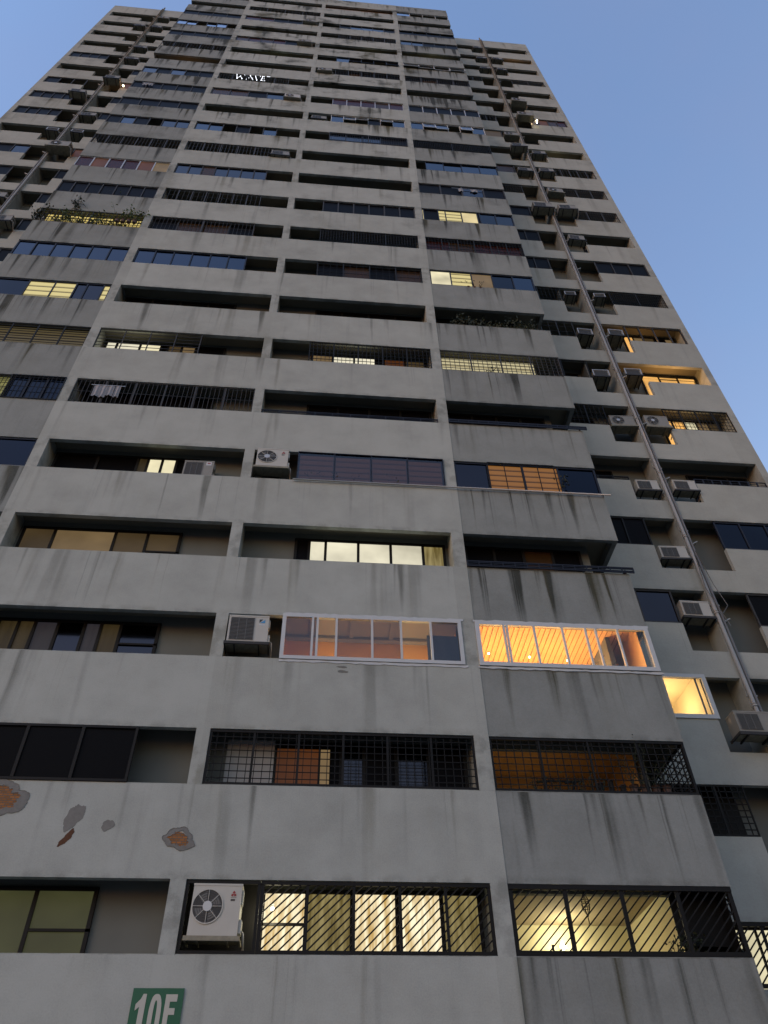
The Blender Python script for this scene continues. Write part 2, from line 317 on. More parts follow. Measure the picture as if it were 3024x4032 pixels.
# ---------------------------------------------------------------- the tower
CX = -0.7806
def mx_(x): return 2*CX - x
HO = 0.409; T = 0.042; D2 = 0.20; ZH = 0.42; ZC = 0.50; W = 0.6483
XA0, XA1, XB0, XB1, XC0, XC1, XR = -2.777, -2.673, -0.828, -0.733, 1.108, 1.216, 2.648
XL = mx_(XR)
BX = {'L': (XL, XA0), '2': (XA1, XB0), '3': (XB1, XC0), '4': (XC1, XR)}
WN = (3.370, 3.709, 3.798, 4.136, 4.994, 5.087)        # wing: niche, pillar, niche, window end, outer edge
N = 24; ROOF = 24.12; GZ = (0 - EYE)/U - Z0            # ground in storeys
YB = W + 3.4                                           # back of the block
bld = empty('apartment_building', (0, 0, 0), 'tall stained grey concrete apartment block seen from below, with rows of balconies on every floor', 'apartment building')
def P(mb, name, mats, **kw): return mb.build(name, mats, bld, **kw)

DEEP = {('4', 0): 1.04, ('4', 1): 0.75, ('4', 2): 0.70, ('3', 2): 0.42}
# pillars
for x0, x1, m in ((XA0, XA1, m_main), (XB0, XB1, m_main), (XC0, XC1, m_main)):
    b = MB(); b.B(x0, x1, 0, D2+0.04, GZ, ROOF); P(b, 'pillar', m)
for s in (1, -1):
    b = MB()
    xs = [(WN[1], WN[2]), (WN[4], WN[5])]
    for i, (x0, x1) in enumerate(xs):
        if s < 0: x0, x1 = mx_(x1), mx_(x0)
        b = MB(); b.B(x0, x1, W, W+0.22, GZ, ROOF); P(b, 'pillar', m_wing)
# parapets of the projecting front, one mesh per floor
for k in range(N+1):
    b = MB(); z1 = k if k < N else ROOF; z0 = k-1+HO if k else GZ
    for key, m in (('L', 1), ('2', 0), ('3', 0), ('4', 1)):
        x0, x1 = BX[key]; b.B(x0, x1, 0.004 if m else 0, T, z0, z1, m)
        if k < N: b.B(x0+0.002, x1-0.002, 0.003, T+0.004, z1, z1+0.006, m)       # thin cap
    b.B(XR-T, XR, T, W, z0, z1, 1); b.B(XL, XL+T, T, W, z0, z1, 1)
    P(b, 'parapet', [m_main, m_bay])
    # wings
    for s in (1, -1):
        b = MB()
        def q(x0, x1, za, zb, y1=W+T):
            if s < 0: x0, x1 = mx_(x1), mx_(x0)
            b.B(x0, x1, W, y1, za, zb)
        zt = k-0.31 if k < N else ROOF
        for x0, x1 in ((XR-T, WN[1]), (WN[2], WN[4])):
            q(x0, x1, z0, zt)
        if k < N:
            q(XR-T, WN[0], zt, k); q(WN[3], WN[4], zt, k)
        P(b, 'wing_parapet', m_wing)
# slabs, ceilings
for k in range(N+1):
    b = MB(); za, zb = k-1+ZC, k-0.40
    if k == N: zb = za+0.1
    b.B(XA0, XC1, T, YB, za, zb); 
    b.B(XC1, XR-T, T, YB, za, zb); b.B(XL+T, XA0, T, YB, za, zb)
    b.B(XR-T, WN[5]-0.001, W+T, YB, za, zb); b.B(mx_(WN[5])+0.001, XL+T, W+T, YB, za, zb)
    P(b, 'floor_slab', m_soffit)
# rear wall of every balcony, niche backs, partitions
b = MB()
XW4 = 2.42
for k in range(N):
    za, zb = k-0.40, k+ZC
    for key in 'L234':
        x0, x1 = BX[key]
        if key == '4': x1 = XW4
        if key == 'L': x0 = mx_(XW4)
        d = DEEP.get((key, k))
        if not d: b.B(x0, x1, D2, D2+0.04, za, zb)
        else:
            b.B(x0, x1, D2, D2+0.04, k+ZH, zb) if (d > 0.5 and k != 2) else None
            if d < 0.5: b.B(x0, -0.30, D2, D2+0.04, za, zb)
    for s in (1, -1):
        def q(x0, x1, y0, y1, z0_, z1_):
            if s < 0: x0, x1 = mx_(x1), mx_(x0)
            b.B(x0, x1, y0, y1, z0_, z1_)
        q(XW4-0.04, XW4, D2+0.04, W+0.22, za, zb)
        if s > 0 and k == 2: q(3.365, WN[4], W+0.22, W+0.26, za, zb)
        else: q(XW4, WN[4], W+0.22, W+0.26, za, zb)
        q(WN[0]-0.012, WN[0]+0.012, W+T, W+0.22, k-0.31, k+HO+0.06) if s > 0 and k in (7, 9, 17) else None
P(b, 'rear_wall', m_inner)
# end walls, back wall, plinth returns, roof
b = MB()
b.B(WN[4], WN[5]-0.002, W+0.22, YB, GZ, ROOF-0.01); b.B(mx_(WN[5])+0.002, mx_(WN[4]), W+0.22, YB, GZ, ROOF-0.01)
b.B(mx_(WN[5]), WN[5], YB, YB+0.06, GZ, ROOF-0.01)
P(b, 'end_wall', m_wing)
b = MB(); b.B(XL+T, XR-T, T, YB, ROOF-0.35, ROOF-0.30); b.B(XR-T, WN[4], W+T, YB, ROOF-0.35, ROOF-0.30); b.B(mx_(WN[4]), XL+T, W+T, YB, ROOF-0.35, ROOF-0.30)
P(b, 'roof', m_conc)

# ---------------------------------------------------------------- rooms seen through glass
def room(x0, x1, y0, y1, k, wall, ceil, name='room'):
    b = MB(); za, zb = k-0.39, k+ZC-0.004
    b.face([V(x0,y1,za), V(x1,y1,za), V(x1,y1,zb), V(x0,y1,zb)], 0)
    b.face([V(x0,y0,za), V(x0,y1,za), V(x0,y1,zb), V(x0,y0,zb)], 0); b.face([V(x1,y0,za), V(x1,y1,za), V(x1,y1,zb), V(x1,y0,zb)], 0)
    b.face([V(x0,y0,zb), V(x1,y0,zb), V(x1,y1,zb), V(x0,y1,zb)], 1); b.face([V(x0,y0,za+.001), V(x1,y0,za+.001), V(x1,y1,za+.001), V(x0,y1,za+.001)], 1)
    return P(b, name, [wall, ceil])
def lamp(x, y, z, r, power, col, label, mt=None, dz=-0.12, name='ceiling_lamp', light=True, group=None, dy=0.0):
    e = empty(name, V(x, y, z), label, 'lamp', group)
    b = MB(); b.sphere((0, 0, 0), r, nu=14, nv=8); b.build('bulb', mt or l_bulb, e)
    b = MB(); b.tube([(0, 0, r*0.8), (0, 0, r*0.8+0.05)], r*0.6, seg=12); b.build('lamp_base', m_white, e)
    if light:
        l = bpy.data.lights.new('lamp_light', 'POINT'); l.energy = power; l.color = col; l.shadow_soft_size = 0.12
        o = bpy.data.objects.new('lamp_light', l); C.objects.link(o); o.parent = e; o.location = (0, dy*U, dz*U)
    return e

# ---------------------------------------------------------------- grilles and windows
GR = 'iron window grilles'
def clip_seg(x0, z0, x1, z1, bx0, bx1, bz0, bz1):
    t0, t1 = 0.0, 1.0; dx, dz = x1-x0, z1-z0
    for p_, q_ in ((-dx, x0-bx0), (dx, bx1-x0), (-dz, z0-bz0), (dz, bz1-z0)):
        if abs(p_) < 1e-9:
            if q_ < 0: return None
        else:
            r = q_/p_
            if p_ < 0: t0 = max(t0, r)
            else: t1 = min(t1, r)
    return (x0+dx*t0, z0+dz*t0, x0+dx*t1, z0+dz*t1) if t0 < t1 else None
def grille(x0, x1, k, kind='grid', n=24, rows=7, posts=5, m=None, y=0.014, z0=0.008, z1=HO-0.004, t=0.013, pt=0.045, side=None, frame=0.03, label=None):
    """y in storeys; side: +1 / -1 continues round the end return of the bay"""
    b = MB(); m = m or m_black
    def go(F, a0, a1, n, posts):
        A = lambda a, z: V(*F(a), k+z)
        fr = frame/U
        for z in (z0+fr/2, z1-fr/2): b.bar(A(a0, z), A(a1, z), frame, frame*0.8)
        for i in range(posts+1):
            a = a0+(a1-a0)*i/posts; a = min(max(a, a0+fr/2), a1-fr/2); tt = pt if 0 < i < posts else frame
            b.bar(A(a, z0+fr), A(a, z1-fr), tt, 0.03)
        if kind in ('grid', 'vbar'):
            for i in range(1, n):
                a = a0+(a1-a0)*i/n; b.bar(A(a, z0), A(a, z1), t)
        if kind in ('grid', 'hbar'):
            for j in range(1, rows):
                z = z0+(z1-z0)*j/rows; b.bar(A(a0, z), A(a1, z), t)
        if kind == 'vbar': b.bar(A(a0, z0+(z1-z0)*0.5), A(a1, z0+(z1-z0)*0.5), t)
        if kind == 'diag':
            sp = (a1-a0)/n; h = z1-z0; i = -int(h/sp)-2
            while a0+i*sp < a1:
                c = clip_seg(a0+i*sp, z0, a0+i*sp+h*1.05, z1, a0, a1, z0, z1)
                if c: b.bar(A(c[0], c[1]), A(c[2], c[3]), t*1.15)
                i += 1
    go(lambda a: (a, y), x0, x1, n, posts)
    if side:
        xs = (XR-0.016) if side > 0 else (XL+0.016)
        kk = kind; 
        go(lambda a: (xs, a), 0.02, W-0.01, max(3, int(n*0.36)), 1)
        if kk == 'grid':
            nn = 6
            for i in range(-4, nn):
                c = clip_seg(0.02+i*0.1, z0, 0.02+i*0.1+0.41, z1, 0.02, W-0.01, z0, z1)
                if c: b.bar(V(xs, c[0], k+c[1]), V(xs, c[2], k+c[3]), t)
    return P(b, 'window_grille', m, **({'label': label} if label else {}))
CODE = {'b': g_blue, 'n': g_navy, 'd': g_dark, 'r': g_red, 'w': g_pale, 'g': g_grey, 'B': g_brown, 'c': g_clear, 's': g_smoke,
        'Y': l_slat, 'O': l_slat_o, 'R': l_slat_r, 'D': l_slat_d, 'y': l_yel, 'k': l_cream, 'W': l_white, 'C': l_curt, 'm': l_mauve, 't': l_tan,
        'v': l_olive, 'a': l_amber, 'A': l_amber_d, 'o': l_orange, 'u': l_rust, 'q': l_curt2}
def window(x0, x1, k, codes, m=None, y=0.014, z0=0.006, z1=HO-0.004, fr=0.05, mul=0.045, widths=None, tilt=None, drop=None, side=None, rail=None, label=None):
    """framed row of panes; '_' leaves a bay of the frame open"""
    m = m or m_grey; b = MB(); pn = MB(); mats = []
    n = len(codes); ws = widths or [1]*n; tot = sum(ws); f_ = fr/U; mu = mul/U
    b.B(x0, x1, y, y+0.02, k+z0, k+z0+f_); b.B(x0, x1, y, y+0.02, k+z1-f_, k+z1)
    a = x0
    for i, c in enumerate(codes):
        w_ = (x1-x0)*ws[i]/tot
        if i == 0: b.B(a, a+f_, y, y+0.02, k+z0+f_, k+z1-f_)
        else: b.B(a-mu/2, a+mu/2, y-0.001, y+0.019, k+z0+f_, k+z1-f_)
        if c != '_':
            mt = CODE[c]
            if mt not in mats: mats.append(mt)
            mi = mats.index(mt); ya = y+0.010+(0.003 if i % 2 else 0); zt = k+z1-f_ ; zb = k+z0+f_
            if drop and drop[i]: zt -= drop[i]
            if tilt and tilt[i]:
                h = zt-zb; an = math.radians(tilt[i]); yy = ya-0.012-h*math.sin(an); zz = zt-h*math.cos(an)
                pn.face([V(a+.006, yy, zz), V(a+w_-.006, yy, zz), V(a+w_-.006, ya-0.012, zt), V(a+.006, ya-0.012, zt)], mi)
                b.bar(V(a+.006, yy, zz), V(a+w_-.006, yy, zz), 0.03); b.bar(V(a+.006, yy, zz), V(a+.006, ya-.012, zt), 0.03); b.bar(V(a+w_-.006, yy, zz), V(a+w_-.006, ya-.012, zt), 0.03)
            else: pn.B(a+mu*0.3, a+w_-mu*0.3, ya, ya+0.002, zb, zt, mi)
        if rail and i in rail: b.B(a, a+w_, y, y+0.015, k+z0+(z1-z0)*rail[i], k+z0+(z1-z0)*rail[i]+0.016)
        a += w_
    b.B(x1-f_, x1, y, y+0.02, k+z0+f_, k+z1-f_)
    if side:
        xs0, xs1 = (XR-0.022, XR-0.004) if side > 0 else (XL+0.004, XL+0.022)
        b.B(xs0, xs1, 0.036, W-0.004, k+z0, k+z0+f_); b.B(xs0, xs1, 0.036, W-0.004, k+z1-f_, k+z1)
        for yy in (0.036, 0.33, W-0.022): b.B(xs0, xs1, yy, yy+f_, k+z0+f_, k+z1-f_)
        c = codes[-1] if side > 0 else codes[0]
        if c in '_YOR': c = 'n'
        if CODE[c] not in mats: mats.append(CODE[c])
        pn.B((xs0+xs1)/2-0.001, (xs0+xs1)/2+0.001, 0.06, W-0.03, k+z0+f_, k+z1-f_, mats.index(CODE[c]))
    o = P(b, 'window', m, **({'label': label} if label else {}))
    if pn.v: pn.build('pane', mats, o)
    return o
def rear(key, k, codes, x0=None, x1=None, widths=None, m=None, z0=-0.30, z1=ZH, **kw):
    R_ = {'L': (-4.0, -2.80), '2': (XA1+0.03, -1.275), '3': (-0.28, XC0-0.03), '4': (XC1+0.04, XW4-0.08)}[key]
    return window(x0 if x0 is not None else R_[0], x1 if x1 is not None else R_[1], k, codes, m or m_black, y=D2-0.022, z0=z0, z1=z1, fr=0.07, mul=0.07, widths=widths, **kw)
E2 = (XA1, -1.24); E3 = (-0.302, XC0); F2 = (XA1, XB0); F3 = (XB1, XC0); F4 = (XC1, XR-0.004); FL = (XL+0.004, XA0)
def backing(x0, x1, k, mt, y=0.11, z0=-0.05, z1=0.46, name='blind'):
    b = MB(); b.B(x0, x1, y, y+0.004, k+z0, k+z1); return P(b, name, mt)

# ---- bay 3 (centre right)
b = MB(); b.B(XB1+0.004, -0.292, D2-0.03, D2-0.012, -0.39, 0.49); P(b, 'niche_panel', mat('niche_dark', (0.018, 0.017, 0.016), 0.9))
grille(-0.287, XC0, 0, 'diag', n=26, posts=5, t=0.020, pt=0.05, frame=0.06)
grille(XB1+0.004, -0.29, 0, 'none', posts=1, frame=0.05)
rear('3', 0, 'CqCCq', widths=[1, 1, 1, 1, 0.9], x0=-0.29, x1=XC0-0.03, rail={0: 0.71})
grille(F3[0], F3[1], 1, 'grid', n=34, rows=8, posts=6, t=0.014, pt=0.045, frame=0.05)
rear('3', 1, 'ddgdgd', widths=[1, 1, 0.7, 1, 1, 1.2])
backing(-0.27, 0.02, 1, l_rust, y=D2-0.03, z0=0.0, z1=0.36, name='curtain'); backing(0.035, 0.10, 1, l_amber, y=D2-0.03, z0=0.0, z1=0.36, name='curtain')
backing(-0.62, -0.29, 1, mat('slat_screen', (0.35, 0.36, 0.36), 0.7), y=D2-0.03, z0=-0.1, z1=0.42, name='slatted_screen')
window(-0.31, XC0-0.002, 2, 'sscsscs', m_white, widths=[1.15, .18, .72, 1.35, 1.1, 1.15, 1.2], fr=0.085, mul=0.05, z0=0.0, z1=HO+0.014, y=-0.010)
room(-0.30, XC0, 0.055, 0.42, 2, m_orangew, m_greyroom)
b = MB()
for i in range(4): x = -0.1+0.33*i; b.B(x, x+0.035, 0.07, 0.415, 2+ZC-0.025, 2+ZC-0.006)
b.B(-0.29, XC0-0.01, 0.36, 0.41, 2+0.465, 2+0.49); P(b, 'ceiling_beams', m_greyroom)
b = MB(); b.B(0.84, XC0-0.02, 0.10, 0.11, 1.7, 2+0.34); P(b, 'curtain', l_mauve)
rear('3', 3, 'dWWWWq', widths=[0.45, 0.5, 1, 1, 1, 0.7], rail={0: 0.5})
window(-0.311, XC0, 4, 'RRRR', m_navy, fr=0.06, mul=0.06)
window(-0.311, XC0, 4, 'ssss', m_navy, fr=0.02, mul=0.02, y=-0.012)
rear('3', 5, 'dddd'); grille(F3[0], F3[1], 5, 'hbar', rows=3, posts=10, z1=0.075, m=m_navy, t=0.018, pt=0.02, frame=0.025)
grille(E3[0], E3[1], 6, 'grid', n=30, rows=6, posts=5, t=0.016, pt=0.045)
rear('3', 6, 'aWWduA', widths=[1, 1, 1, .4, 1, 1])
rear('3', 7, 'dddd')
grille(E3[0], E3[1], 8, 'grid', n=16, rows=3, posts=4, t=0.012); window(E3[0], E3[1], 8, 'dBdB', y=0.04)
grille(E3[0], E3[1], 9, 'grid', n=36, rows=8, posts=3, t=0.016)
window(E3[0], E3[1], 10, 'dddddd', m_grey, mul=0.06)
window(E3[0], E3[1], 13, 'ggnd', m_navy, widths=[1, 1, 1.1, 1.6]); grille(E3[0], E3[1], 13, 'vbar', n=34, posts=2, y=-0.004, t=0.012, m=m_grey)
window(E3[0], E3[1], 14, 'bwwdwb', m_white, fr=0.035, mul=0.03, drop=[0, .06, .09, .1, .04, 0], tilt=[0, 12, 16, 0, 14, 0])
window(E3[0], E3[1], 15, 'rrrBr', m_alu, mul=0.05, fr=0.03)
grille(E3[0], E3[1], 17, 'vbar', n=24, posts=5, m=m_grey); window(E3[0], E3[1], 17, 'dBddd', y=0.05)
window(E3[0], E3[1], 18, 'bbb_b', m_navy, fr=0.03, mul=0.03, drop=[0, .14, .22, .24, .16], tilt=[0, 10, 10, 0, 10])
grille(E3[0], E3[1], 20, 'grid', n=26, rows=4, posts=5, m=m_grey, t=0.016)
window(E3[0], E3[1], 21, 'dngnd', m_grey, drop=[.1]*5)
backing(F3[0], F3[1], 23, l_rust, y=0.08, z1=0.44, name='curtain')
for k in (5, 7, 11, 12, 16, 22, 19): rear('3', k, 'dddd') if k not in (5, 7) else None
# ---- bay 2 (centre left)
rear('2', 0, 'vvv', widths=[1, 1.1, 0.75], z0=-0.32, rail={2: 0.66})
window(XA1, -1.215, 1, 'dddd', m_black, fr=0.05, mul=0.06, y=-0.006)
rear('2', 2, 'mttmgmtg', widths=[.5, .6, .5, .7, .8, .5, .6, 1.2], rail={7: 0.70})
rear('2', 3, 'AaAA', widths=[.8, 1.5, .8, .85], rail={3: 0.66})
rear('2', 4, 'ddtkkd', widths=[1.5, 1.4, .35, .5, .5, .8])
grille(F2[0], F2[1], 5, 'vbar', n=40, posts=6, t=0.014, m=m_grey, pt=0.05); rear('2', 5, 'dddd')
grille(F2[0], -1.53, 6, 'hbar', rows=6, posts=4, m=m_grey, t=0.016, pt=0.03); rear('2', 6, 'WWkdAad', widths=[.5, 1, .9, .3, .6, .6, 1.3])
rear('2', 7, 'dddd')
window(E2[0], E2[1], 8, 'bbbbbb', m_navy)
grille(E2[0], E2[1], 9, 'vbar', n=26, posts=2, m=m_grey, pt=0.07); window(E2[0], E2[1], 9, 'dBBd', y=0.05)
grille(E2[0], E2[1], 10, 'vbar', n=20, posts=7, m=m_grey)
window(E2[0], E2[1], 11, 'ggBgggg', m_grey, fr=0.04)
grille(E2[0], E2[1], 12, 'vbar', n=24, posts=5, m=m_grey, t=0.02)
window(E2[0], -1.24, 13, 'bb_d_b', m_grey, fr=0.035, drop=[.02, .08, 0, 0, 0, .09])
window(E2[0], E2[1], 15, 'BBdn', m_grey)
grille(E2[0], E2[1], 16, 'vbar', n=28, posts=5, m=m_grey); window(E2[0], E2[1], 19, 'BrBrd', m_grey)
window(F2[0], -1.24, 21, 'rrdd', m_grey); grille(F2[0], F2[1], 22, 'vbar', n=20, posts=4, m=m_grey)
# ---- bay 4 (right end of the front)
b = MB(); b.B(XR-0.045, XR-0.040, 0.04, W, -0.02, HO+0.06); b.B(2.28, XR-0.045, 0.13, 0.134, 0.10, HO+0.06); P(b, 'side_screen', m_black)
grille(F4[0], F4[1], 0, 'diag', n=24, posts=4, t=0.020, pt=0.075, frame=0.08, side=1)
room(XC1+0.002, XR-0.3, D2+0.045, 1.04, 0, m_wallroom, m_ceilroom)
grille(F4[0], F4[1], 1, 'grid', n=25, rows=8, posts=4, t=0.016, pt=0.04, frame=0.05, side=1)
room(XC1+0.002, XR-0.3, D2+0.045, 0.75, 1, m_tanroom, m_tanroom)
window(XC1+0.002, XR-0.002, 2, 'cccccccc', m_white, widths=[1.15, .12, 1.1, 1.15, .95, .42, .9, 1.3], fr=0.10, mul=0.045, z0=0.0, z1=HO+0.014, y=-0.012, side=1)
room(XC1+0.002, XR-0.075, 0.05, 0.70, 2, m_wood, m_wood)
b = MB()
for i in range(30): x = XC1+0.02+i*0.044; b.B(x, x+0.004, 0.16, 0.69, 2+ZC-0.010, 2+ZC-0.005)
b.B(XC1+0.003, XR-0.08, 0.052, 0.075, 2+ZC-0.05, 2+ZC-0.005); b.B(XC1+0.003, XR-0.08, 0.12, 0.135, 2+ZC-0.022, 2+ZC-0.005)
P(b, 'ceiling_battens', mat('batten', (0.30, 0.16, 0.06), 0.8))
rear('4', 3, 'ddBd'); grille(F4[0], F4[1]+0.05, 3, 'hbar', rows=3, posts=14, z1=0.07, m=m_navy, t=0.02, pt=0.02, frame=0.03, y=-0.012, side=1)
window(F4[0], F4[1], 4, 'gOOn', m_navy, widths=[1.05, 1.1, 1.12, 1.2], fr=0.05, side=1)
grille(XC1+0.33, 2.22, 4, 'none', posts=4, pt=0.018, frame=0.02, y=-0.004)
rear('4', 5, 'dddd'); grille(F4[0], F4[1]+0.05, 5, 'hbar', rows=3, posts=14, z1=0.06, m=m_navy, t=0.02, pt=0.02, frame=0.03, y=-0.012, side=1)
grille(F4[0], F4[1], 6, 'grid', n=26, rows=7, posts=4, t=0.016, m=m_grey, side=1)
backing(XC1+0.02, 2.38, 6, lit('lit_blind_pale', (1.0, 0.88, 0.52), 0.286, 'slat', (0.38, 0.30, 0.14), 4.0), y=0.15)
rear('4', 7, 'dddd')
window(F4[0], F4[1], 8, 'kYanb', m_navy, fr=0.05, side=1)
grille(F4[0], F4[1], 9, 'grid', n=30, rows=4, posts=6, m=m_black, side=1); window(F4[0], F4[1], 9, 'rBrr', y=0.05)
window(F4[0], F4[1], 10, 'ydYYydng', m_navy, widths=[.12, .9, .45, 1, 1, .15, 1, 1.1], fr=0.04, side=1)
window(F4[0], F4[1], 11, 'ddgd', m_grey, mul=0.07, side=1)
window(F4[0]+0.17, F4[1], 12, 'bbbb', m_navy, fr=0.03, mul=0.03, side=1, drop=[0, .1, .07, 0])
grille(F4[0], F4[1], 13, 'grid', n=44, rows=9, posts=2, t=0.016, m=m_black, side=1)
window(F4[0], F4[1], 14, 'bwg_wb', m_white, fr=0.03, mul=0.03, tilt=[0, 10, 8, 0, 10, 0], drop=[0, .05, .09, 0, .03, 0], side=1)
window(F4[0], F4[1], 15, 'ddddd', m_alu, fr=0.03, mul=0.05, side=1)
grille(F4[0], F4[1], 17, 'vbar', n=30, posts=4, m=m_grey, side=1); window(F4[0], F4[1], 17, 'dBdd', y=0.05)
window(F4[0], F4[1], 18, 'bbbb', m_white, fr=0.02, mul=0.03, drop=[.05, .18, .24, .16], tilt=[10, 12, 10, 12])
window(F4[0], F4[1], 20, 'nnddd', m_grey, side=1); window(F4[0], F4[1], 21, 'dddd', m_black, drop=[.12]*4)
window(F4[0], F4[1], 23, 'w___', m_white, fr=0.02, mul=0.02, drop=[.1, 0, 0, 0])
# ---- left end bay
window(FL[0], FL[1], 4, 'nnn', m_navy, side=-1)
grille(FL[0], -3.33, 5, 'grid', n=22, rows=6, posts=2, side=-1); window(-3.33, FL[1], 5, 'nnn', m_navy, y=0.02); grille(-3.33, FL[1], 5, 'vbar', n=12, posts=1, t=0.012, y=-0.002)
backing(-4.1, -3.34, 5, lit('lit_green_blind', (0.65, 0.62, 0.22), 0.168, 'slat', (0.3, 0.28, 0.10), 2.6), y=0.09)
grille(FL[0], FL[1], 6, 'hbar', rows=8, posts=5, t=0.016, m=m_black, side=-1); backing(-4.15, FL[1], 6, l_slat_d, y=0.10)
window(FL[0], FL[1], 7, 'nYYggY', m_navy, widths=[1.25, .85, .70, .35, .55, .25], side=-1)
window(FL[0], FL[1], 8, 'bbbbbb', m_navy, side=-1)
grille(FL[0], FL[1], 9, 'grid', n=26, rows=5, posts=2, t=0.02, side=-1); backing(-4.15, FL[1], 9, lit('lit_plant_blind', (1.0, 0.78, 0.26), 0.352, 'slat', (0.35, 0.25, 0.06), 3.0), y=0.12)
window(FL[0], FL[1], 10, 'ddddddd', m_grey, side=-1)
window(FL[0], FL[1], 11, 'rurrua', m_alu, mul=0.05, fr=0.03)
grille(FL[0], FL[1], 12, 'vbar', n=26, posts=6, m=m_grey, side=-1)
window(FL[0], FL[1], 13, 'dbd_gg', m_grey, drop=[0, .02, 0, 0, .06, .04])
window(FL[0], FL[1], 14, 'dddd', m_grey); window(FL[0], FL[1], 15, 'ddddd', m_grey); window(FL[0], FL[1], 16, 'gdgdd', m_grey)
grille(FL[0], FL[1], 18, 'vbar', n=22, posts=5, m=m_grey); window(FL[0], FL[1], 19, 'ddddd', m_grey)
window(FL[0], FL[1], 20, 'ww_ww_', m_grey, drop=[.05, .12, 0, .16, .05, 0]); window(FL[0], FL[1], 21, 'dddd', m_grey)
# ---- right wing, windows beside the corner (a) and the outer run (c)
RA = (XR+0.004, WN[0]); RC = (WN[3]-0.0, WN[4]); YW = W+0.012
def ww(k, c, outer, s=1, m=None, **kw):
    x0, x1 = (RC if outer else RA)
    if s < 0: x0, x1 = mx_(x1), mx_(x0)
    return window(x0, x1, k, c, m or m_grey, y=YW, **kw)
def wg(k, kind, outer, s=1, **kw):
    x0, x1 = (RC if outer else RA)
    if s < 0: x0, x1 = mx_(x1), mx_(x0)
    return grille(x0, x1, k, kind, y=YW, **kw)
wg(0, 'diag', False, n=13, posts=3, t=0.022, pt=0.06, frame=0.07); window(RA[0], RA[1], 0, 'kkk', m_black, y=W+0.10)
wg(1, 'grid', False, n=14, rows=8, posts=3, pt=0.05, t=0.02)
grille(2.87, 3.30, 2, 'none', posts=1, y=W+0.012, frame=0.035, m=m_grey)
window(2.665, 3.385, 2, 'cc', m_white, widths=[.55, 1.7], y=W-0.012, fr=0.11, mul=0.05, z0=-0.01, z1=HO+0.02)
room(XR-0.02, 3.36, W+0.05, W+0.75, 2, m_wallroom, m_wallroom)
b = MB(); b.B(2.665, 3.36, W+0.16, W+0.165, 0.7, 1.5); P(b, 'curtain', m_black)  # black sheet standing in for the unlit dark behind the second-row grille
ww(3, 'dg', False); ww(4, 'ndd', False, m=m_black); ww(10, 'ddd', False); ww(11, 'ddd', False); wg(6, 'grid', False, n=12, rows=5, posts=3)
wg(9, 'grid', False, n=12, rows=5, posts=2); wg(13, 'vbar', False, n=16, posts=1, m=m_grey); wg(17, 'vbar', False, n=10, posts=3, m=m_grey); wg(20, 'vbar', False, n=10, posts=3, m=m_grey)
wg(5, 'hbar', False, rows=3, posts=4, z1=0.07); wg(8, 'grid', False, n=6, rows=3, posts=3, m=m_grey); wg(7, 'none', False, posts=2)
ww(14, 'AB', False); ww(16, 'A', False); ww(12, '_d', False)
ww(4, 'nnn', True, m=m_navy); wg(5, 'hbar', True, rows=2, posts=8, z1=0.09, m=m_navy); wg(6, 'grid', True, n=18, rows=6, posts=4)
ww(3, 'dgn', True); ww(8, '____', True); wg(9, 'grid', True, n=26, rows=8, posts=2); ww(10, 'ddd', True); wg(12, 'vbar', True, n=20, posts=3, m=m_grey); wg(13, 'vbar', True, n=22, posts=3, m=m_grey)
wg(14, 'vbar', True, n=12, posts=5, m=m_grey); ww(17, 'BuBr', True); wg(20, 'vbar', True, n=20, posts=2, m=m_grey)
for k, c in ((7, 'ooo'), (8, 'oaAda'), (6, 'ookaA')):
    window(RA[1]+0.80, WN[4]-0.03, k, c, m_black, y=W+0.18, z0=-0.2, z1=ZH, fr=0.06, mul=0.05)
window(2.75, 3.30, 3, 'dg', m_black, y=W+0.19, z0=-0.2, z1=0.33)
for k in (1, 5, 7, 11): window(4.2, WN[4]-0.05, k, 'ddd', m_black, y=W+0.19, z0=-0.2, z1=0.36)
for k in (5, 7, 6): window(2.70, 3.30, k, 'dd', m_black, y=W+0.19, z0=-0.2, z1=0.36)
# ---- left wing
for k, c in ((20, None), (18, None), (17, None), (14, None)): pass
for k in (19, 16, 15): ww(k, 'dddd', True, -1)
ww(13, 'bdn', True, -1); ww(17, 'd__', True, -1); ww(12, 'ddd', True, -1)
for k in (8, 9, 10, 11, 12, 15, 16, 18): ww(k, 'dd', False, -1)
ww(17, 'uu', False, -1); ww(13, 'uA', False, -1)

# sill rail on the fifth row
b = MB(); b.tube([V(-0.34, -0.02, 3.99), V(XC1, -0.02, 3.992), V(XR+0.06, -0.02, 3.995)], 0.022); b.tube([V(XR-0.01, -0.02, 3.995), V(XR+0.02, 0.2, 3.995)], 0.02)
P(b, 'sill_rail', m_rail)

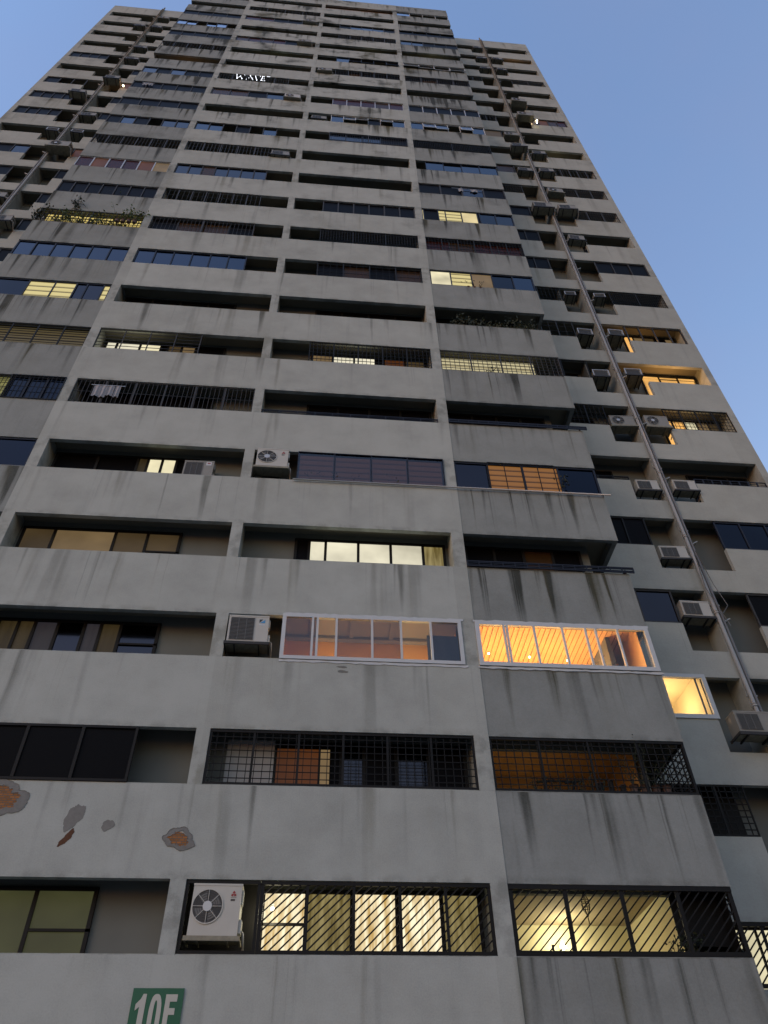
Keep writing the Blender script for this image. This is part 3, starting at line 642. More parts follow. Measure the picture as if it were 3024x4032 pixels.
# ---------------------------------------------------------------- broken plaster on the lower parapets
def blob(cx, cz, rx, rz, y0, y1, mt, name, seed, seg=90, jag=0.12, skew=0.0, hole=None):
    rnd = random.Random(seed); b = MB(); pts = []
    ph = [rnd.uniform(0, 6.28) for _ in range(4)]
    for i in range(seg):
        t = 2*math.pi*i/seg
        r = 1 + jag*math.sin(2*t+ph[0]) + jag*0.8*math.sin(3*t+ph[1]) + jag*0.5*math.sin(7*t+ph[2]) + rnd.uniform(-jag, jag)*0.35
        x = rx*r*math.cos(t); z = rz*r*math.sin(t); pts.append((cx+x+skew*z, cz+z))
    if hole is None: b.face([V(x, y0, z) for x, z in pts])
    else:
        q_ = [((x-cx)*hole[i % len(hole)]+cx, (z-cz)*hole[i % len(hole)]+cz) for i, (x, z) in enumerate(pts)]
        for i in range(seg):
            j = (i+1) % seg; b.face([V(pts[i][0], y0*0.3, pts[i][1]), V(pts[j][0], y0*0.3, pts[j][1]), V(q_[j][0], y0, q_[j][1]), V(q_[i][0], y0, q_[i][1])]); b.face([V(q_[i][0], y0, q_[i][1]), V(q_[j][0], y0, q_[j][1]), V(q_[j][0], y1, q_[j][1]), V(q_[i][0], y1, q_[i][1])])
    for i in range(seg):
        a, c = pts[i], pts[(i+1) % seg]; b.face([V(a[0], y0, a[1]), V(a[0], y1, a[1]), V(c[0], y1, c[1]), V(c[0], y0, c[1])])
    return P(b, name, mt)
for n_, (cx, cz, rx, rz, ty, sk) in enumerate([(-1.955, 0.885, 0.155, 0.115, 1, 0.0), (-1.485, 0.770, 0.052, 0.082, 0, 0.15), (-1.267, 0.722, 0.036, 0.036, 0, 0), (-0.818, 0.645, 0.098, 0.066, 1, 0.0)]):
    rh = random.Random(90+n_); hl = [0.62+0.05*math.sin(i*0.35)+0.04*math.sin(i*0.9+1)+rh.uniform(-.05, .05) for i in range(90)] if ty else None
    blob(cx, cz, rx, rz, -0.0035 if ty else -0.0015, 0.002, m_conc, 'plaster_patch', 30+n_, skew=sk, hole=hl)
    if ty: blob(cx-0.005, cz-0.004, rx*0.80, rz*0.74, -0.0009, 0.001, m_brick, 'exposed_brick', 60+n_)
blob(-1.495, 0.640, 0.026, 0.046, -0.0015, 0.002, mat('exposed_brick_dark', (0.09, 0.04, 0.02), 0.95, noise=0.4, nscale=20, bump=0.8), 'exposed_brick', 77, jag=0.16, skew=0.55)
m_patchline = mat('filler', (0.15, 0.155, 0.145), 0.9)
blob(0.165, 1.945, 0.040, 0.008, -0.001, 0.002, m_patchline, 'plaster_patch', 5); blob(0.170, 1.905, 0.038, 0.012, -0.001, 0.002, m_patchline, 'plaster_patch', 9)
# rough filler where the new white windows were set in
def filler(x0, x1, z, h, seed, y=-0.004, yb=0.004):
    rnd = random.Random(seed); b = MB(); n = 40; top = []; bot = []
    for i in range(n+1):
        x = x0+(x1-x0)*i/n; top.append((x, z+h*rnd.uniform(0.3, 1))); bot.append((x, z-h*rnd.uniform(0.3, 1)))
    for i in range(n):
        b.face([V(bot[i][0], y, bot[i][1]), V(bot[i+1][0], y, bot[i+1][1]), V(top[i+1][0], y, top[i+1][1]), V(top[i][0], y, top[i][1])])
        b.face([V(bot[i][0], yb, bot[i][1]), V(bot[i][0], y, bot[i][1]), V(bot[i+1][0], y, bot[i+1][1]), V(bot[i+1][0], yb, bot[i+1][1])])
        b.face([V(top[i][0], y, top[i][1]), V(top[i][0], yb, top[i][1]), V(top[i+1][0], yb, top[i+1][1]), V(top[i+1][0], y, top[i+1][1])])
    return P(b, 'window_filler', m_white)
m_fill = m_white
filler(-0.30, XC0+0.02, 2+HO+0.018, 0.014, 1); filler(-0.31, XC0+0.02, 1.985, 0.014, 2); filler(XC1-0.01, XR+0.01, 2+HO+0.018, 0.014, 3); filler(XC1-0.01, XR+0.02, 1.985, 0.014, 4)

# ---------------------------------------------------------------- air-conditioner outdoor units
def ac_unit(kind, w, h, d, shell=None, emblem=None):
    """local: x across, y into the wall (front face at y=0), z up from the unit's foot"""
    sh = shell or m_ac; e = bpy.data.objects.new('air_conditioner', None); C.objects.link(e); e.empty_display_size = 0.2
    b = MB(); t = 0.03
    b.box((-w/2, 0, 0), (w/2, d, h)); b.box((-w/2-0.006, -0.006, h-0.03), (w/2+0.006, d, h+0.004))
    if kind != 'window':
        b.box((w/2+0.002, 0.04, 0.06), (w/2+0.05, d*0.6, h*0.33)); b.box((w/2+0.002, 0.05, h*0.62), (w/2+0.03, d*0.5, h*0.9))
    b.build('casing', sh, e)
    if kind == 'fan':
        cx, cz, r = -w*0.17, h*0.56, min(w*0.30, h*0.36)
        b = MB(); b.ring((cx, cz), r, r*1.07, -0.015, 0.0, 1); b.disc((cx, cz), r, -0.004, -0.001, 0)
        for rr in (0.40, 0.55, 0.70, 0.85): b.ring((cx, cz), r*rr-0.004, r*rr+0.004, -0.010, -0.005, 0)
        for i in range(8):
            a = math.pi*i/4; b.bar((cx+r*0.3*math.cos(a), -0.013, cz+r*0.3*math.sin(a)), (cx+r*math.cos(a), -0.013, cz+r*math.sin(a)), 0.008, m=1)
        for i in range(4):
            a = math.pi*i/2+0.4; n = 5; p0 = []
            b.face([(cx+r*0.25*math.cos(a), -0.0055, cz+r*0.25*math.sin(a)), (cx+r*0.92*math.cos(a-0.25), -0.0055, cz+r*0.92*math.sin(a-0.25)), (cx+r*0.92*math.cos(a+0.45), -0.0055, cz+r*0.92*math.sin(a+0.45)), (cx+r*0.25*math.cos(a+0.9), -0.0055, cz+r*0.25*math.sin(a+0.9))], 2)
        b.build('fan_guard', [m_acdark, sh, m_acmid], e)
        b = MB(); b.disc((cx, cz), r*0.31, -0.02, -0.012); b.build('fan_hub', m_alu, e)
    elif kind == 'square':
        x0, x1, z0, z1 = -w/2+0.05, w*0.14, 0.07, h-0.07
        b = MB(); b.box((x0, -0.004, z0), (x1, -0.001, z1))
        n = 16
        for i in range(n+1): z = z0+(z1-z0)*i/n; b.box((x0, -0.012, z-0.005), (x1, -0.004, z+0.005), 1)
        for i in range(4): x = x0+(x1-x0)*i/3; b.box((x-0.006, -0.016, z0-.01), (x+0.006, -0.012, z1+.01), 1)
        b.build('louvre_guard', [m_acdark, m_acmid], e)
    else:
        b = MB(); x0, x1, z0, z1 = -w/2+0.035, w/2-0.035, 0.035, h-0.035
        b.box((x0, -0.004, z0), (x1, -0.001, z1))
        for i in range(9): z = z0+(z1-z0)*i/8; b.box((x0, -0.009, z-0.004), (x1, -0.004, z+0.004), 1)
        b.build('louvre_guard', [m_acdark, m_acmid], e)
        b = MB(); f_ = 0.03
        b.box((-w/2-f_, -0.03, -f_), (w/2+f_, -0.002, 0.002)); b.box((-w/2-f_, -0.03, h-0.002), (w/2+f_, -0.002, h+f_)); b.box((-w/2-f_, -0.03, 0.002), (-w/2+.003, -0.002, h-0.002)); b.box((w/2-.003, -0.03, 0.002), (w/2+f_, -0.002, h-0.002))
        b.build('face_frame', m_alu, e)
    # bracket shelf
    b = MB()
    b.box((-w/2-0.05, -0.05, -0.075), (w/2+0.05, -0.02, -0.004)); b.box((-w/2-0.05, -0.02, -0.055), (-w/2-0.02, d+0.05, -0.004)); b.box((w/2+0.02, -0.02, -0.055), (w/2+0.05, d+0.05, -0.004))
    b.box((-w/2-0.02, 0.02, -0.03), (w/2+0.02, d, -0.012), 1)
    for x in (-w*0.3, w*0.3): b.bar((x, -0.01, -0.05), (x, d+0.04, -0.05), 0.03, m=0)
    b.build('shelf_bracket', [m_rust if kind == 'fan' else m_grey, m_rust], e)
    if kind != 'window':
        b = MB(); b.tube([(w/2+0.03, 0.10, 0.12), (w/2+0.09, 0.10, 0.07), (w/2+0.10, 0.14, -0.08), (w/2+0.09, d+0.05, -0.18)], 0.018, seg=6); b.build('refrigerant_pipe', m_pipe, e)
    if emblem == 'diamonds':
        b = MB(); cx, cz, s_ = w*0.34, h*0.80, 0.055
        def rh(px, pz, a, mm=0): 
            ax, az = math.cos(a)*s_, math.sin(a)*s_; bx, bz = -math.sin(a)*s_*0.5, math.cos(a)*s_*0.5
            b.face([(px, -0.0035, pz), (px+ax/2+bx, -0.0035, pz+az/2+bz), (px+ax, -0.0035, pz+az), (px+ax/2-bx, -0.0035, pz+az/2-bz)][::1], mm)
        for a in (90, 210, 330): rh(cx, cz, math.radians(a))
        b.box((cx-0.05, -0.003, cz-0.055), (cx+0.05, 0, cz-0.045), 1); b.box((cx-0.045, -0.003, cz-0.105), (cx+0.03, 0, cz-0.075), 2)
        b.build('emblem', [m_logor, m_ac2, m_acdark], e)
    if emblem == 'slash':
        b = MB(); cx, cz = w*0.33, h*0.80
        b.face([(cx-0.06, -0.003, cz-0.05), (cx+0.02, -0.003, cz+0.05), (cx-0.06, -0.003, cz+0.05)], 0); b.face([(cx-0.04, -0.003, cz-0.05), (cx+0.07, -0.003, cz-0.05), (cx+0.07, -0.003, cz+0.05)], 1)
        b.box((cx-0.06, -0.003, cz-0.12), (cx+0.07, 0, cz-0.075), 2); b.build('emblem', [m_acdark, m_logob, m_white], e)
    if emblem == 'badge':
        b = MB(); b.box((w*0.24, -0.003, h*0.76), (w*0.42, -0.001, h*0.95), 0); b.box((w*0.28, -0.005, h*0.84), (w*0.38, -0.003, h*0.90), 1); b.build('emblem', [m_white, m_logor], e)
    return e
ORD = ['lowest', 'second', 'third', 'fourth', 'fifth', 'sixth', 'seventh', 'eighth', 'ninth', 'tenth', 'eleventh', 'twelfth', 'thirteenth', 'fourteenth', 'fifteenth', 'sixteenth', 'seventeenth', 'eighteenth', 'nineteenth', 'twentieth', 'twenty-first', 'twenty-second', 'twenty-third', 'top']
ACS = {}
def place_ac(key, make, xc, y, z, label, sc=1.0):
    if key not in ACS: ACS[key] = make(); o = ACS[key]
    else: o = copy_tree(ACS[key])
    o.location = V(xc, y, z); rt = random.Random(int(z*97+xc*13)); o.scale = (sc*rt.uniform(.96, 1.04), sc, sc*rt.uniform(.95, 1.05)); o.rotation_euler = (0, math.radians(rt.uniform(-1.2, 1.2)), math.radians(rt.uniform(-2.5, 2.5)))
    o.name = 'air_conditioner'
    return tag(o, label, 'air conditioner', 'air conditioner units hung on the facade')
A_big = lambda: ac_unit('fan', 0.85, 0.80, 0.34, m_ac, 'diamonds')
place_ac('big', A_big, -0.540, -0.015, 0.092, 'largest white air conditioner with round fan, on a stained shelf beside the lit slanted bars')
place_ac('dk', lambda: ac_unit('square', 0.90, 0.74, 0.36, m_ac, 'slash'), -0.565, -0.015, 2.128, 'white air conditioner with square louvres and blue emblem, left of the white framed window')
place_ac('big', A_big, -0.555, -0.02, 4.145, 'white air conditioner with round fan, left of the navy glazing above the pale sill rail', 0.98)
place_ac('badge', lambda: ac_unit('square', 0.84, 0.70, 0.32, m_ac2, 'badge'), -1.245, 0.06, 4.015, 'grey air conditioner standing inside the open balcony next to two small lit panes')
A_sq = lambda: ac_unit('square', 0.80, 0.50, 0.34, m_ac2)
A_fan = lambda: ac_unit('fan', 0.84, 0.56, 0.34, m_ac2)
A_win = lambda: ac_unit('window', 0.56, 0.36, 0.55, m_ac2)
place_ac('sq', A_sq, -1.09, -0.03, 12.02, 'long dark air conditioner box jutting out on the thirteenth row, beside the centre pillar', 1.1)
place_ac('fw', lambda: ac_unit('fan', 0.86, 0.62, 0.34, m_ac), -1.09, -0.05, 15.02, 'bright white air conditioner with round fan, below the glowing letters')
place_ac('fan', A_fan, -1.08, -0.08, 19.05, 'dull air conditioner with fan jutting out high up, left of the centre pillar, twentieth row')
place_ac('fan', A_fan, -1.05, -0.06, 21.08, 'dull air conditioner with fan jutting out high up, left of the centre pillar, twenty-second row')
place_ac('sq', A_sq, -0.53, 0.0, 14.08, 'air conditioner at the left end of the raised pale panes, right of the centre pillar', 1.05)
place_ac('fan', A_fan, -0.53, -0.05, 17.02, 'air conditioner on the eighteenth row, just right of the centre pillar')
place_ac('win', A_win, -2.02, 0.12, 6.02, 'small air conditioner behind the level bars, right of two lit white panes')
# right wing: inner niche, outer niche
RN = [(2, 1, 'sq', 1.18, -0.20), (3, 1, 'sqw', 1.05, 0.07), (4, 1, 'sqw', 1.0, -0.19), (5, 1, 'sqw', .92, -0.17), (6, 1, 'fan', 1.05, -0.02), (7, 1, 'win', 1.05, 0.02), (8, 1, 'win', 1.0, 0.05), (9, 1, 'win', .8, 0.16), (12, 1, 'sq', 1.2, 0.03), (14, 1, 'sq', 1, 0.0), (15, 1, 'sq', 1.1, 0.02), (16, 1, 'fan', 1, 0.0), (21, 1, 'sq', .95, 0.0), (22, 1, 'sq', .95, -0.05), (23, 1, 'sq', .9, 0.0),
      (5, 2, 'sqw', .92, -0.14), (6, 2, 'fan', 1.05, 0.0), (7, 2, 'win', 1.05, 0.10), (8, 2, 'win', 1.0, 0.08), (9, 2, 'win', .8, 0.16), (11, 2, 'sq', 1.0, 0.05), (12, 2, 'sq', 1.1, 0.03), (13, 2, 'fan', 1.0, 0.05), (14, 2, 'sq', 1.0, 0.05), (15, 2, 'sq', 1.0, 0.0), (17, 2, 'fan', 1.15, 0.05), (18, 2, 'fan', 1.1, 0.05), (21, 2, 'sq', .9, 0.0), (22, 2, 'sq', 1, 0.0)]
LN = [(23, 1, 'fan', .9, 0), (22, 1, 'sq', .95, 0), (20, 1, 'sq', 1, 0), (19, 1, 'sq', 1.05, 0), (17, 1, 'sq', 1.15, .08), (15, 1, 'sq', 1.05, 0), (14, 1, 'win', 1, .05), (13, 1, 'fan', 1.3, .02), (10, 1, 'sq', 1.1, 0), (22, 2, 'sq', 1, 0), (16, 2, 'sq', 1.1, 0), (14, 2, 'win', 1, .05), (11, 2, 'sq', 1.05, 0)]
MK = {'sq': A_sq, 'sqw': lambda: ac_unit('square', 0.80, 0.50, 0.34, m_ac), 'fan': A_fan, 'win': A_win}
KD = {'sq': 'grey square louvred air conditioner', 'sqw': 'pale square louvred air conditioner', 'fan': 'grey round fan air conditioner', 'win': 'small framed box air conditioner'}
for side, lst in ((1, RN), (-1, LN)):
    for k, n_, kd, sc, dz in lst:
        xc = (3.545 if n_ == 1 else 3.985) if kd != 'win' else (3.50 if n_ == 1 else 3.955)
        proj = 0.02 + (0.11 if sc > 1.08 else 0.0) + (0.03 if k > 10 else 0)
        if k == 2: xc = 3.60
        if side < 0: xc = mx_(xc)
        where = 'inward of drain pipe' if n_ == 1 else 'outward of drain pipe'
        place_ac(kd, MK[kd], xc, W-proj, k+dz, '%s, %s wing, %s row up, %s' % (KD[kd], 'right' if side > 0 else 'left', ORD[k], where), sc)

# ---------------------------------------------------------------- drain pipes down both wings
for s in (1, -1):
    xp, xq = 3.727, 3.772
    if s < 0: xp, xq = mx_(xp), mx_(xq)
    e = empty('drain_pipe', V(xp, W-0.03, GZ), 'long pale drain pipe with joints running down the %s wing between the air conditioner niches' % ('right' if s > 0 else 'left'), 'pipe')
    b = MB(); b.tube([V(xp, W-0.028, GZ), V(xp, W-0.028, ROOF+0.1)], 0.050, seg=12)
    for k in range(24): z = k+0.12; b.tube([V(xp, W-0.028, z-0.012), V(xp, W-0.028, z+0.012)], 0.066, seg=12)
    child_at(b.build('downpipe', m_pipe), e)
    b = MB(); b.tube([V(xq, W-0.020, GZ), V(xq, W-0.020, ROOF+0.02)], 0.034, seg=8)
    child_at(b.build('small_pipe', m_pipe_d), e)
    b = MB()
    for k in range(24):
        b.B(min(xp, xq)-0.03, max(xp, xq)+0.03, W-0.010, W-0.004, k+0.22, k+0.235)
        xo = xq + 0.06*s; b.tube([V(xq, W-0.02, k+0.02), V(xo, W-0.03, k+0.05), V(xo, W+0.08, k+0.06)], 0.022, seg=6)
    child_at(b.build('pipe_clip', m_pipe), e)
# slack cables by the right pipe
b = MB(); b.tube([V(3.74, W-0.045, 3.85), V(3.70, W-0.06, 3.4), V(3.78, W-0.05, 3.05), V(3.80, W-0.05, 2.95)], 0.012, seg=5)
b.tube([V(3.76, W-0.05, 3.9), V(3.80, W-0.055, 3.45), V(3.86, W-0.045, 3.20), V(3.78, W-0.045, 3.10)], 0.011, seg=5)
tag(b.build('cable', m_pipe_d), 'dark slack cables looping beside the right drain pipe', 'cable')

# ---------------------------------------------------------------- floor sign
e = empty('floor_sign', V(-0.785, -0.004, -0.33), 'green floor sign with pale lettering 10F fixed at the foot of the centre pillar', 'sign')
b = MB(); b.box((-0.392, -0.012, -0.36), (0.396, 0, 0.480)); b.build('board', m_green, e)
b = MB(); y0, y1 = -0.017, -0.0125
def prism(pts):
    b.face([(x, y0, z) for x, z in pts]); n = len(pts)
    for i in range(n): a, c = pts[i], pts[(i+1) % n]; b.face([(a[0], y0, a[1]), (a[0], y1, a[1]), (c[0], y1, c[1]), (c[0], y0, c[1])])
def L_(pts): prism([((x+0.785)*U, (z+0.33)*U) for x, z in pts])
L_([(-0.876, -0.42), (-0.846, -0.42), (-0.844, -0.192), (-0.862, -0.192), (-0.872, -0.216), (-0.895, -0.240), (-0.895, -0.270), (-0.874, -0.252)])
n = 32; ocx, ocz = -0.789, -0.306
for i in range(n):
    q_ = []
    for t in (2*math.pi*i/n, 2*math.pi*(i+1)/n):
        for rx, rz in ((0.0325, 0.114), (0.009, 0.084)):
            cx_ = math.copysign(abs(math.cos(t))**0.75, math.cos(t))*rx; cz_ = math.copysign(abs(math.sin(t))**0.75, math.sin(t))*rz
            q_.append(((ocx+cx_+0.785)*U, (ocz+cz_+0.33)*U))
    a, c, a2, c2 = q_
    b.face([(a[0], y0, a[1]), (a2[0], y0, a2[1]), (c2[0], y0, c2[1]), (c[0], y0, c[1])])
    b.face([(a[0], y0, a[1]), (a[0], y1, a[1]), (a2[0], y1, a2[1]), (a2[0], y0, a2[1])]); b.face([(c[0], y0, c[1]), (c2[0], y0, c2[1]), (c2[0], y1, c2[1]), (c[0], y1, c[1])])
L_([(-0.741, -0.42), (-0.716, -0.42), (-0.716, -0.289), (-0.685, -0.289), (-0.685, -0.258), (-0.716, -0.258), (-0.716, -0.228), (-0.679, -0.228), (-0.679, -0.194), (-0.741, -0.194)])
b.build('lettering', m_letter, e)

# ---------------------------------------------------------------- glowing letters behind the bars, row seventeen
e = empty('light_letters', V(-2.0, -0.02, 16), 'glowing white lamp letters tied behind the window bars high up on the left bay', 'light sign')
b = MB(); K = 16
def stroke(x0, z0, x1, z1, n):
    for i in range(n): t = i/(n-1); b.sphere(V(x0+(x1-x0)*t, -0.012, K+z0+(z1-z0)*t), 0.022, nu=6, nv=4)
stroke(-2.31, .34, -2.28, .08, 6); stroke(-2.28, .08, -2.23, .24, 4); stroke(-2.23, .24, -2.18, .08, 4); stroke(-2.18, .08, -2.15, .34, 2)
stroke(-2.09, .07, -2.03, .34, 2); stroke(-2.04, .33, -1.96, .07, 6); stroke(-2.05, .17, -1.98, .17, 2)
stroke(-1.93, .34, -1.88, .07, 7); stroke(-1.88, .07, -1.83, .34, 2)
stroke(-1.78, .34, -1.79, .07, 7); stroke(-1.78, .34, -1.75, .34, 2); stroke(-1.78, .20, -1.74, .20, 2); stroke(-1.79, .07, -1.72, .07, 3); stroke(-1.69, .37, -1.64, .37, 3)
child_at(b.build('lamp_string', l_led, kind='stuff'), e)
b = MB(); b.bar(V(-2.4, -0.005, K+.20), V(-1.6, -0.005, K+.20), 0.012); child_at(b.build('support_wire', m_grey), e)

# ---------------------------------------------------------------- lamps inside
warm = (1.0, 0.62, 0.26); yel = (1.0, 0.90, 0.62)
lamp(1.80, 0.97, 0.335, 0.06, 18, yel, 'bright lamp on the wall of the room behind the slanted bars at the lower right', l_bulb_w, dz=0.02, dy=-0.10, name='wall_lamp')
lamp(-0.215, 0.165, 0.30, 0.035, 7, yel, 'small bright lamp at the left edge of the curtained window beside the largest air conditioner', l_bulb_w, dz=-0.05, dy=-0.03, name='wall_lamp')
for i, x in enumerate((1.42, 1.78, 2.12)):
    lamp(x, 0.45+0.03*i, 2.435, 0.028, 0, warm, ['leftmost of three ceiling lamps in the orange lit room with white frames', 'middle of three ceiling lamps in the orange lit room with white frames', 'rightmost of three ceiling lamps in the orange lit room with white frames'][i], light=False, group='ceiling lamps in the orange room')
def plight(name, x, y, z, power, col, r=0.15, par=None):
    l = bpy.data.lights.new(name, 'POINT'); l.energy = power; l.color = col; l.shadow_soft_size = r
    o = bpy.data.objects.new(name, l); C.objects.link(o); o.location = V(x, y, z); return o
for i, x in enumerate((1.50, 2.05)): plight('room_light', x, 0.45, 2.02, 61.20, (1.0, 0.62, 0.26))
lamp(3.12, 0.98, 2.36, 0.05, 26, (1.0, 0.62, 0.32), 'ceiling lamp in the small white framed room at the right', dz=-0.10)
plight('room_light', 0.25, 0.22, 1.92, 26, (1.0, .70, .36)); plight('room_light', 0.75, 0.20, 1.92, 26, (1.0, .70, .36)); plight('room_light', 1.55, 0.45, 0.95, 4.5, (1.0, 0.70, 0.34))
plight('room_light', 4.55, W+0.12, 7.12, 26, (1.0, 0.5, 0.16)); plight('room_light', 4.5, W+0.12, 8.12, 7, (1.0, 0.5, 0.16))
plight('room_light', 4.5, W+0.12, 6.15, 4, (1.0, 0.6, 0.26)); plight('room_light', -2.3, 0.10, 6.15, 2.16, (1.0, 0.88, 0.6))
plight('room_light', -3.5, 0.10, 17.1, 2.16, (1.0, 0.45, 0.12)); plight('room_light', 4.5, W+0.10, 22.1, 2.70, (1.0, 0.45, 0.12)); plight('room_light', 4.4, W+0.1, 15.15, 1.62, (1.0, 0.85, 0.5))
plight('room_light', 2.0, 0.1, 19.1, 1.26, (1.0, 0.85, 0.4)); plight('room_light', 0.5, 0.1, 19.1, 0.90, (1.0, 0.85, 0.4)); plight('room_light', -1.7, 0.1, 18.1, 0.72, (0.85, 1.0, 0.4))
plight('room_light', 0.55, 0.1, 23.15, 1.80, (1.0, 0.45, 0.15)); plight('room_light', 3.0, W+0.1, 14.15, 1.26, (1.0, 0.5, 0.2)); plight('room_light', -4.75, W+0.1, 17.15, 1.44, (1.0, 0.45, 0.15))
lamp(4.19, W-0.01, 17.20, 0.05, 0.8, warm, 'small bright lamp beside the air conditioner high on the right wing', dz=-0.05, name='wall_lamp')
lamp(4.235, W-0.10, 16.96, 0.06, 0, warm, 'upper of two bright warm lamps beside an air conditioner high on the right wing', light=False, name='wall_lamp', group='warm lamps high on the right wing')
lamp(4.215, W-0.10, 16.82, 0.05, 0, warm, 'lower of two bright warm lamps beside an air conditioner high on the right wing', light=False, name='wall_lamp', group='warm lamps high on the right wing')
lamp(mx_(3.32), W-0.02, 17.12, 0.06, 1.5, (1.0, .45, .12), 'bright orange lamp beside an air conditioner high on the left wing', dz=-0.05, dy=-0.05, name='wall_lamp')
# hanging lantern
e = empty('hanging_lantern', V(1.72, 0.10, 0.33), 'dark wire lantern hanging behind the slanted bars at the lower right', 'lantern')
b = MB()
for i in range(6):
    a = math.pi*i/3
    b.tube([(0.02*math.cos(a), 0.02*math.sin(a), 0.16), (0.075*math.cos(a), 0.075*math.sin(a), 0.05), (0.07*math.cos(a+.5), 0.07*math.sin(a+.5), -0.08), (0.01, 0, -0.22)], 0.006, seg=5)
for z, r in ((0.05, .075), (-.02, .08), (-.08, .07)):
    b.tube([(r*math.cos(t*math.pi/6), r*math.sin(t*math.pi/6), z) for t in range(13)], 0.006, seg=5, cap=False)
b.tube([(0, 0, 0.16), (0, 0, 0.24)], 0.006, seg=5); b.tube([(0, 0, -0.22), (0.01, 0, -0.36)], 0.008, seg=5); b.build('wire_cage', m_black, e)
# ceiling fan silhouette behind the olive window
e = empty('ceiling_fan', V(-1.80, D2-0.06, 0.025), 'dark fan blades showing above the sill of the olive lit window', 'fan')
b = MB(); b.sphere((0, 0, 0.0), 0.06); b.build('motor', m_black, e)
for a, l_ in ((165, .34), (0, .30)):
    b = MB(); a_ = math.radians(a); c_, s_ = math.cos(a_), math.sin(a_)
    b.face([(0.03*c_, -.0, .02), (l_*c_, -.01, .10*abs(c_)+.0 if a > 90 else .0), (l_*c_, .0, (.05 if a > 90 else -.03)), (0.03*c_, .0, -.03)]); b.build('blade', m_black, e)

# ---------------------------------------------------------------- plants
def plant(x, y, z, w_, h_, n, label, leafm=None, spread_y=0.25, name='potted_plant', trail=False, pot=True, size=0.09, seed=1):
    rnd = random.Random(seed); e = empty(name, V(x, y, z), label, 'plant')
    b = MB(); st = MB()
    ns = max(3, int(w_/0.22))
    tips = []
    for i in range(ns):
        bx = (i+0.5)/ns*w_-w_/2
        for j in range(3):
            p = Vector((bx, 0, 0.0)); d = Vector((rnd.uniform(-.5, .5), rnd.uniform(-.4, .4), 1 if not trail else rnd.uniform(-1, .6))).normalized(); pts = [p.copy()]
            for q in range(4):
                p = p + d*(h_*rnd.uniform(.16, .30)); d = (d+Vector((rnd.uniform(-.5, .5), rnd.uniform(-.3, .3), rnd.uniform(-.2, .3)))).normalized(); pts.append(p.copy())
            st.tube(pts, [0.010, .008, .007, .005, .004], seg=4); tips += pts[1:]
    for i in range(n):
        c = rnd.choice(tips)+Vector((rnd.gauss(0, .06), rnd.gauss(0, .05), rnd.gauss(0, .06)))
        a = Vector((rnd.uniform(-1, 1), rnd.uniform(-1, 1), rnd.uniform(-1, 1))).normalized(); q = a.cross(Vector((rnd.uniform(-1, 1), rnd.uniform(-1, 1), .3))).normalized()
        L_ = size*rnd.uniform(.6, 1.4); b.face([c, c+a*L_*.5+q*L_*.28, c+a*L_, c+a*L_*.5-q*L_*.28])
    b.build('foliage', leafm or m_leaf, e); st.build('stem', m_leafd, e)
    if pot:
        for i in range(ns):
            bx = (i+0.5)/ns*w_-w_/2
            pb = MB(); pb.tube([(bx, 0, -0.16), (bx, 0, 0.0)], [0.07, 0.10], seg=10); pb.build('pot', m_pot, e)
    return e
plant(-3.55, 0.05, 9.06, 2.6, 0.75, 700, 'row of leafy green plants against the yellow lit window at the left end', seed=3, size=.12)
plant(-2.98, -0.03, 9.12, 0.9, 0.9, 160, 'tall green plant in front of the yellow lit window, right part of that bay', seed=4, size=.11)
plant(-3.72, -0.05, 9.52, 0.5, 0.7, 150, 'dark bushy plant hanging outside the parapet above the yellow lit window', m_leafd, seed=5, size=.11, pot=False, trail=True, name='hanging_plant')
plant(-4.19, 0.02, 9.10, 0.5, 0.9, 200, 'dark bush growing over the left corner beside the yellow lit window', m_leafd, seed=6, size=.10, pot=False)
plant(-3.3, 0.09, 10.06, 0.7, 0.6, 140, 'faint green plant behind the dark glazing, tenth row left end', seed=7)
plant(1.95, 0.04, 7.02, 3.0, 0.6, 900, 'long planter of dark green shrubs along the open balcony near the right corner', m_leafd, seed=8, size=.10, name='balcony_shrubs')
plant(2.30, 0.06, 4.05, 0.5, 0.6, 120, 'black plant outline against the orange blind at the right corner', m_leafd, seed=9)
plant(0.2, 0.05, 4.03, 2.6, 0.35, 200, 'low row of plants behind the navy glazing above the pale sill rail', m_leafd, seed=10)
plant(1.80, 0.03, 7.98+0.03, 0.7, 0.45, 60, 'small plant in front of the bright yellow panes at the right corner', m_leafd, seed=11, size=.09)
plant(2.38, 0.30, 2.06, 0.6, 0.75, 70, 'thin branched plant in the orange lit room with white frames', m_leafd, seed=12, size=.05)
plant(1.75, 0.05, 1.03, 1.6, 0.36, 110, 'dark plants on the sill behind the grid of the dim orange balcony', m_leafd, seed=13, size=.06)
plant(2.34, 0.08, 1.10, 0.9, 0.95, 160, 'twiggy plant at the right end of the dim orange balcony', m_leafd, seed=14, size=.05)
plant(2.30, 0.12, 0.03, 0.6, 0.35, 140, 'dark shrub at the right end of the lit room behind the slanted bars', m_leafd, seed=15, size=.07)
plant(1.86, 0.07, 6.06, 0.4, 0.55, 50, 'thin plant behind the pale lit grid near the right corner', m_leafd, seed=16, size=.07)
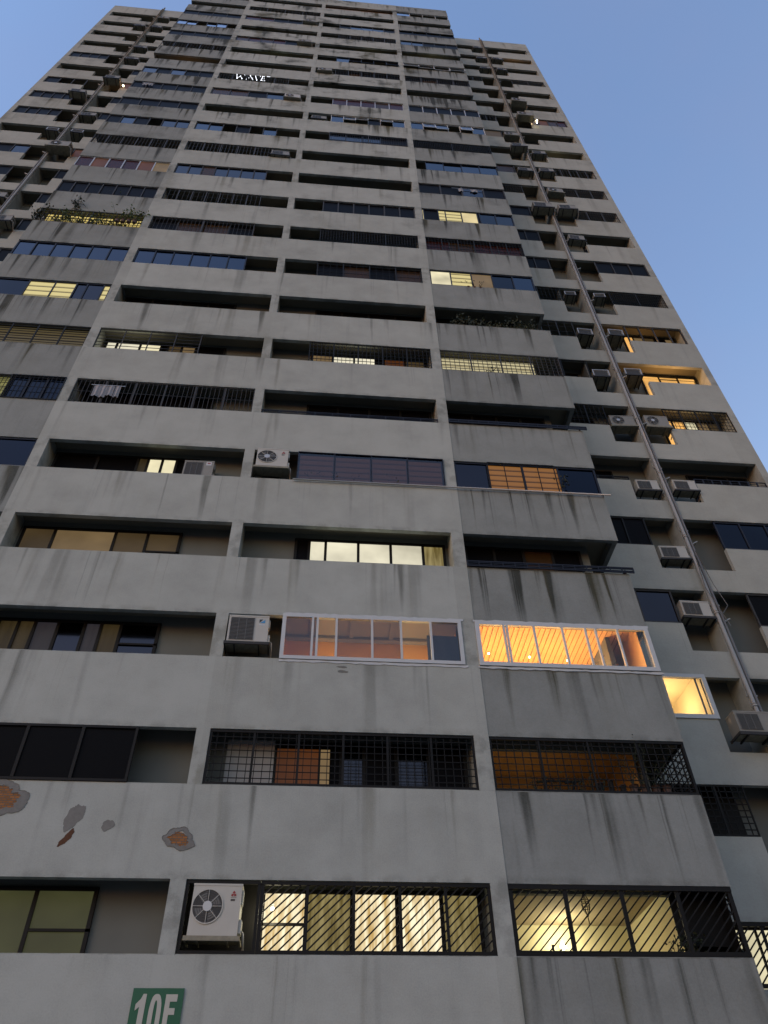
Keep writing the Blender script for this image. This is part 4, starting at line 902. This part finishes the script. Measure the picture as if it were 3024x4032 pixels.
# ---------------------------------------------------------------- clutter on the dim orange balcony
e = empty('drying_rack', V(1.66, 0.07, 0.99), 'black drying rack standing on the sill of the dim orange balcony', 'rack')
b = MB(); 
for x in (-0.28, 0.30): b.bar((x, 0, 0), (x+0.10, 0, 0.36), 0.045); b.bar((x-0.10, 0, 0.33), (x+0.28, 0, 0.38), 0.035)
b.build('frame', m_black, e)
b = MB(); b.bar((-0.25, 0, 0.36), (0.50, 0, 0.37), 0.03); b.build('top_rail', m_black, e)
for i, (x, w_, h_) in enumerate(((1.32, .16, .10), (1.42, .10, .07), (1.98, .12, .30), (2.06, .10, .36), (2.14, .13, .26), (2.24, .12, .20), (1.52, .14, .09))):
    e = empty('storage_tub' if h_ > .15 else 'flower_pot', V(x, 0.075, 1.0), '%s dark %s on the sill of the dim orange balcony, %s from the left' % (['wide', 'small', 'tall', 'tallest', 'broad', 'squat', 'low'][i], 'tub' if h_ > .15 else 'pot', ['first', 'second', 'fourth', 'fifth', 'sixth', 'seventh', 'third'][i]), 'tub' if h_ > .15 else 'pot')
    b = MB(); b.tube([(0, 0, -0.02), (0, 0, h_*0.9), (0, 0, h_)], [w_*0.38, w_*0.5, w_*0.55], seg=10); b.build('vessel', m_black, e)
    b = MB(); b.tube([(0, 0, h_), (0, 0, h_+0.02)], w_*0.58, seg=10); b.build('rim', m_pot, e)
e = empty('wall_picture', V(2.13, 1.03, 0.20), 'framed yellow picture on the far wall of the lit room behind the slanted bars', 'picture')
b = MB(); b.box((-0.35, -0.03, -0.25), (0.35, -0.001, 0.25)); b.build('frame', m_wood, e); b = MB(); b.box((-0.31, -0.035, -0.21), (0.31, -0.031, 0.21)); b.build('print', mat('picture_print', (0.6, 0.5, 0.12), 0.8, noise=0.6, nscale=5), e)
e = empty('bottle', V(1.47, 0.10, 0.0), 'dark bottle standing on the sill at the left of the lit room with slanted bars', 'bottle')
b = MB(); b.tube([(0, 0, -0.02), (0, 0, 0.14), (0, 0, 0.19), (0, 0, 0.25)], [0.05, 0.05, 0.02, 0.018], seg=12); b.build('glass_body', m_black, e); b = MB(); b.tube([(0, 0, 0.251), (0, 0, 0.275)], 0.022, seg=12); b.build('cap', m_pot, e)

# ---------------------------------------------------------------- laundry
def laundry(x, y, z, n, w_, h_, label, seed, spread):
    rnd = random.Random(seed); e = empty('hanging_laundry', V(x, y, z), label, 'laundry')
    b = MB(); b.bar((-spread/2-0.1, 0, 0), (spread/2+0.1, 0, 0), 0.02); b.build('drying_pole', m_alu, e)
    for i in range(n):
        cx = -spread/2+spread*(i+.5)/n; ww_ = w_*rnd.uniform(.7, 1.2); hh = h_*rnd.uniform(.6, 1.1); b = MB(); q = 5
        for j in range(q):
            xa, xb = cx-ww_/2+ww_*j/q, cx-ww_/2+ww_*(j+1)/q; ya, yb = 0.03*math.sin(j*1.7), 0.03*math.sin((j+1)*1.7)
            b.face([(xa, ya, -hh), (xb, yb, -hh*rnd.uniform(.9, 1)), (xb, yb*.3, -0.01), (xa, ya*.3, -0.01)], 0, True)
        b.build('garment', m_cloth, e)
    return e
laundry(2.02, 0.004, 11.30, 2, 0.30, 0.35, 'pale clothes hung behind the dark glazing near the right corner', 3, 1.3)
laundry(-2.33, -0.004, 5.30, 4, 0.2, 0.55, 'white clothes hung on the upright bars of the left bay', 5, 0.8)
laundry(-3.9, -0.004, 15.30, 3, 0.22, 0.4, 'pale clothes on the window bars at the left end high up', 6, 0.5)
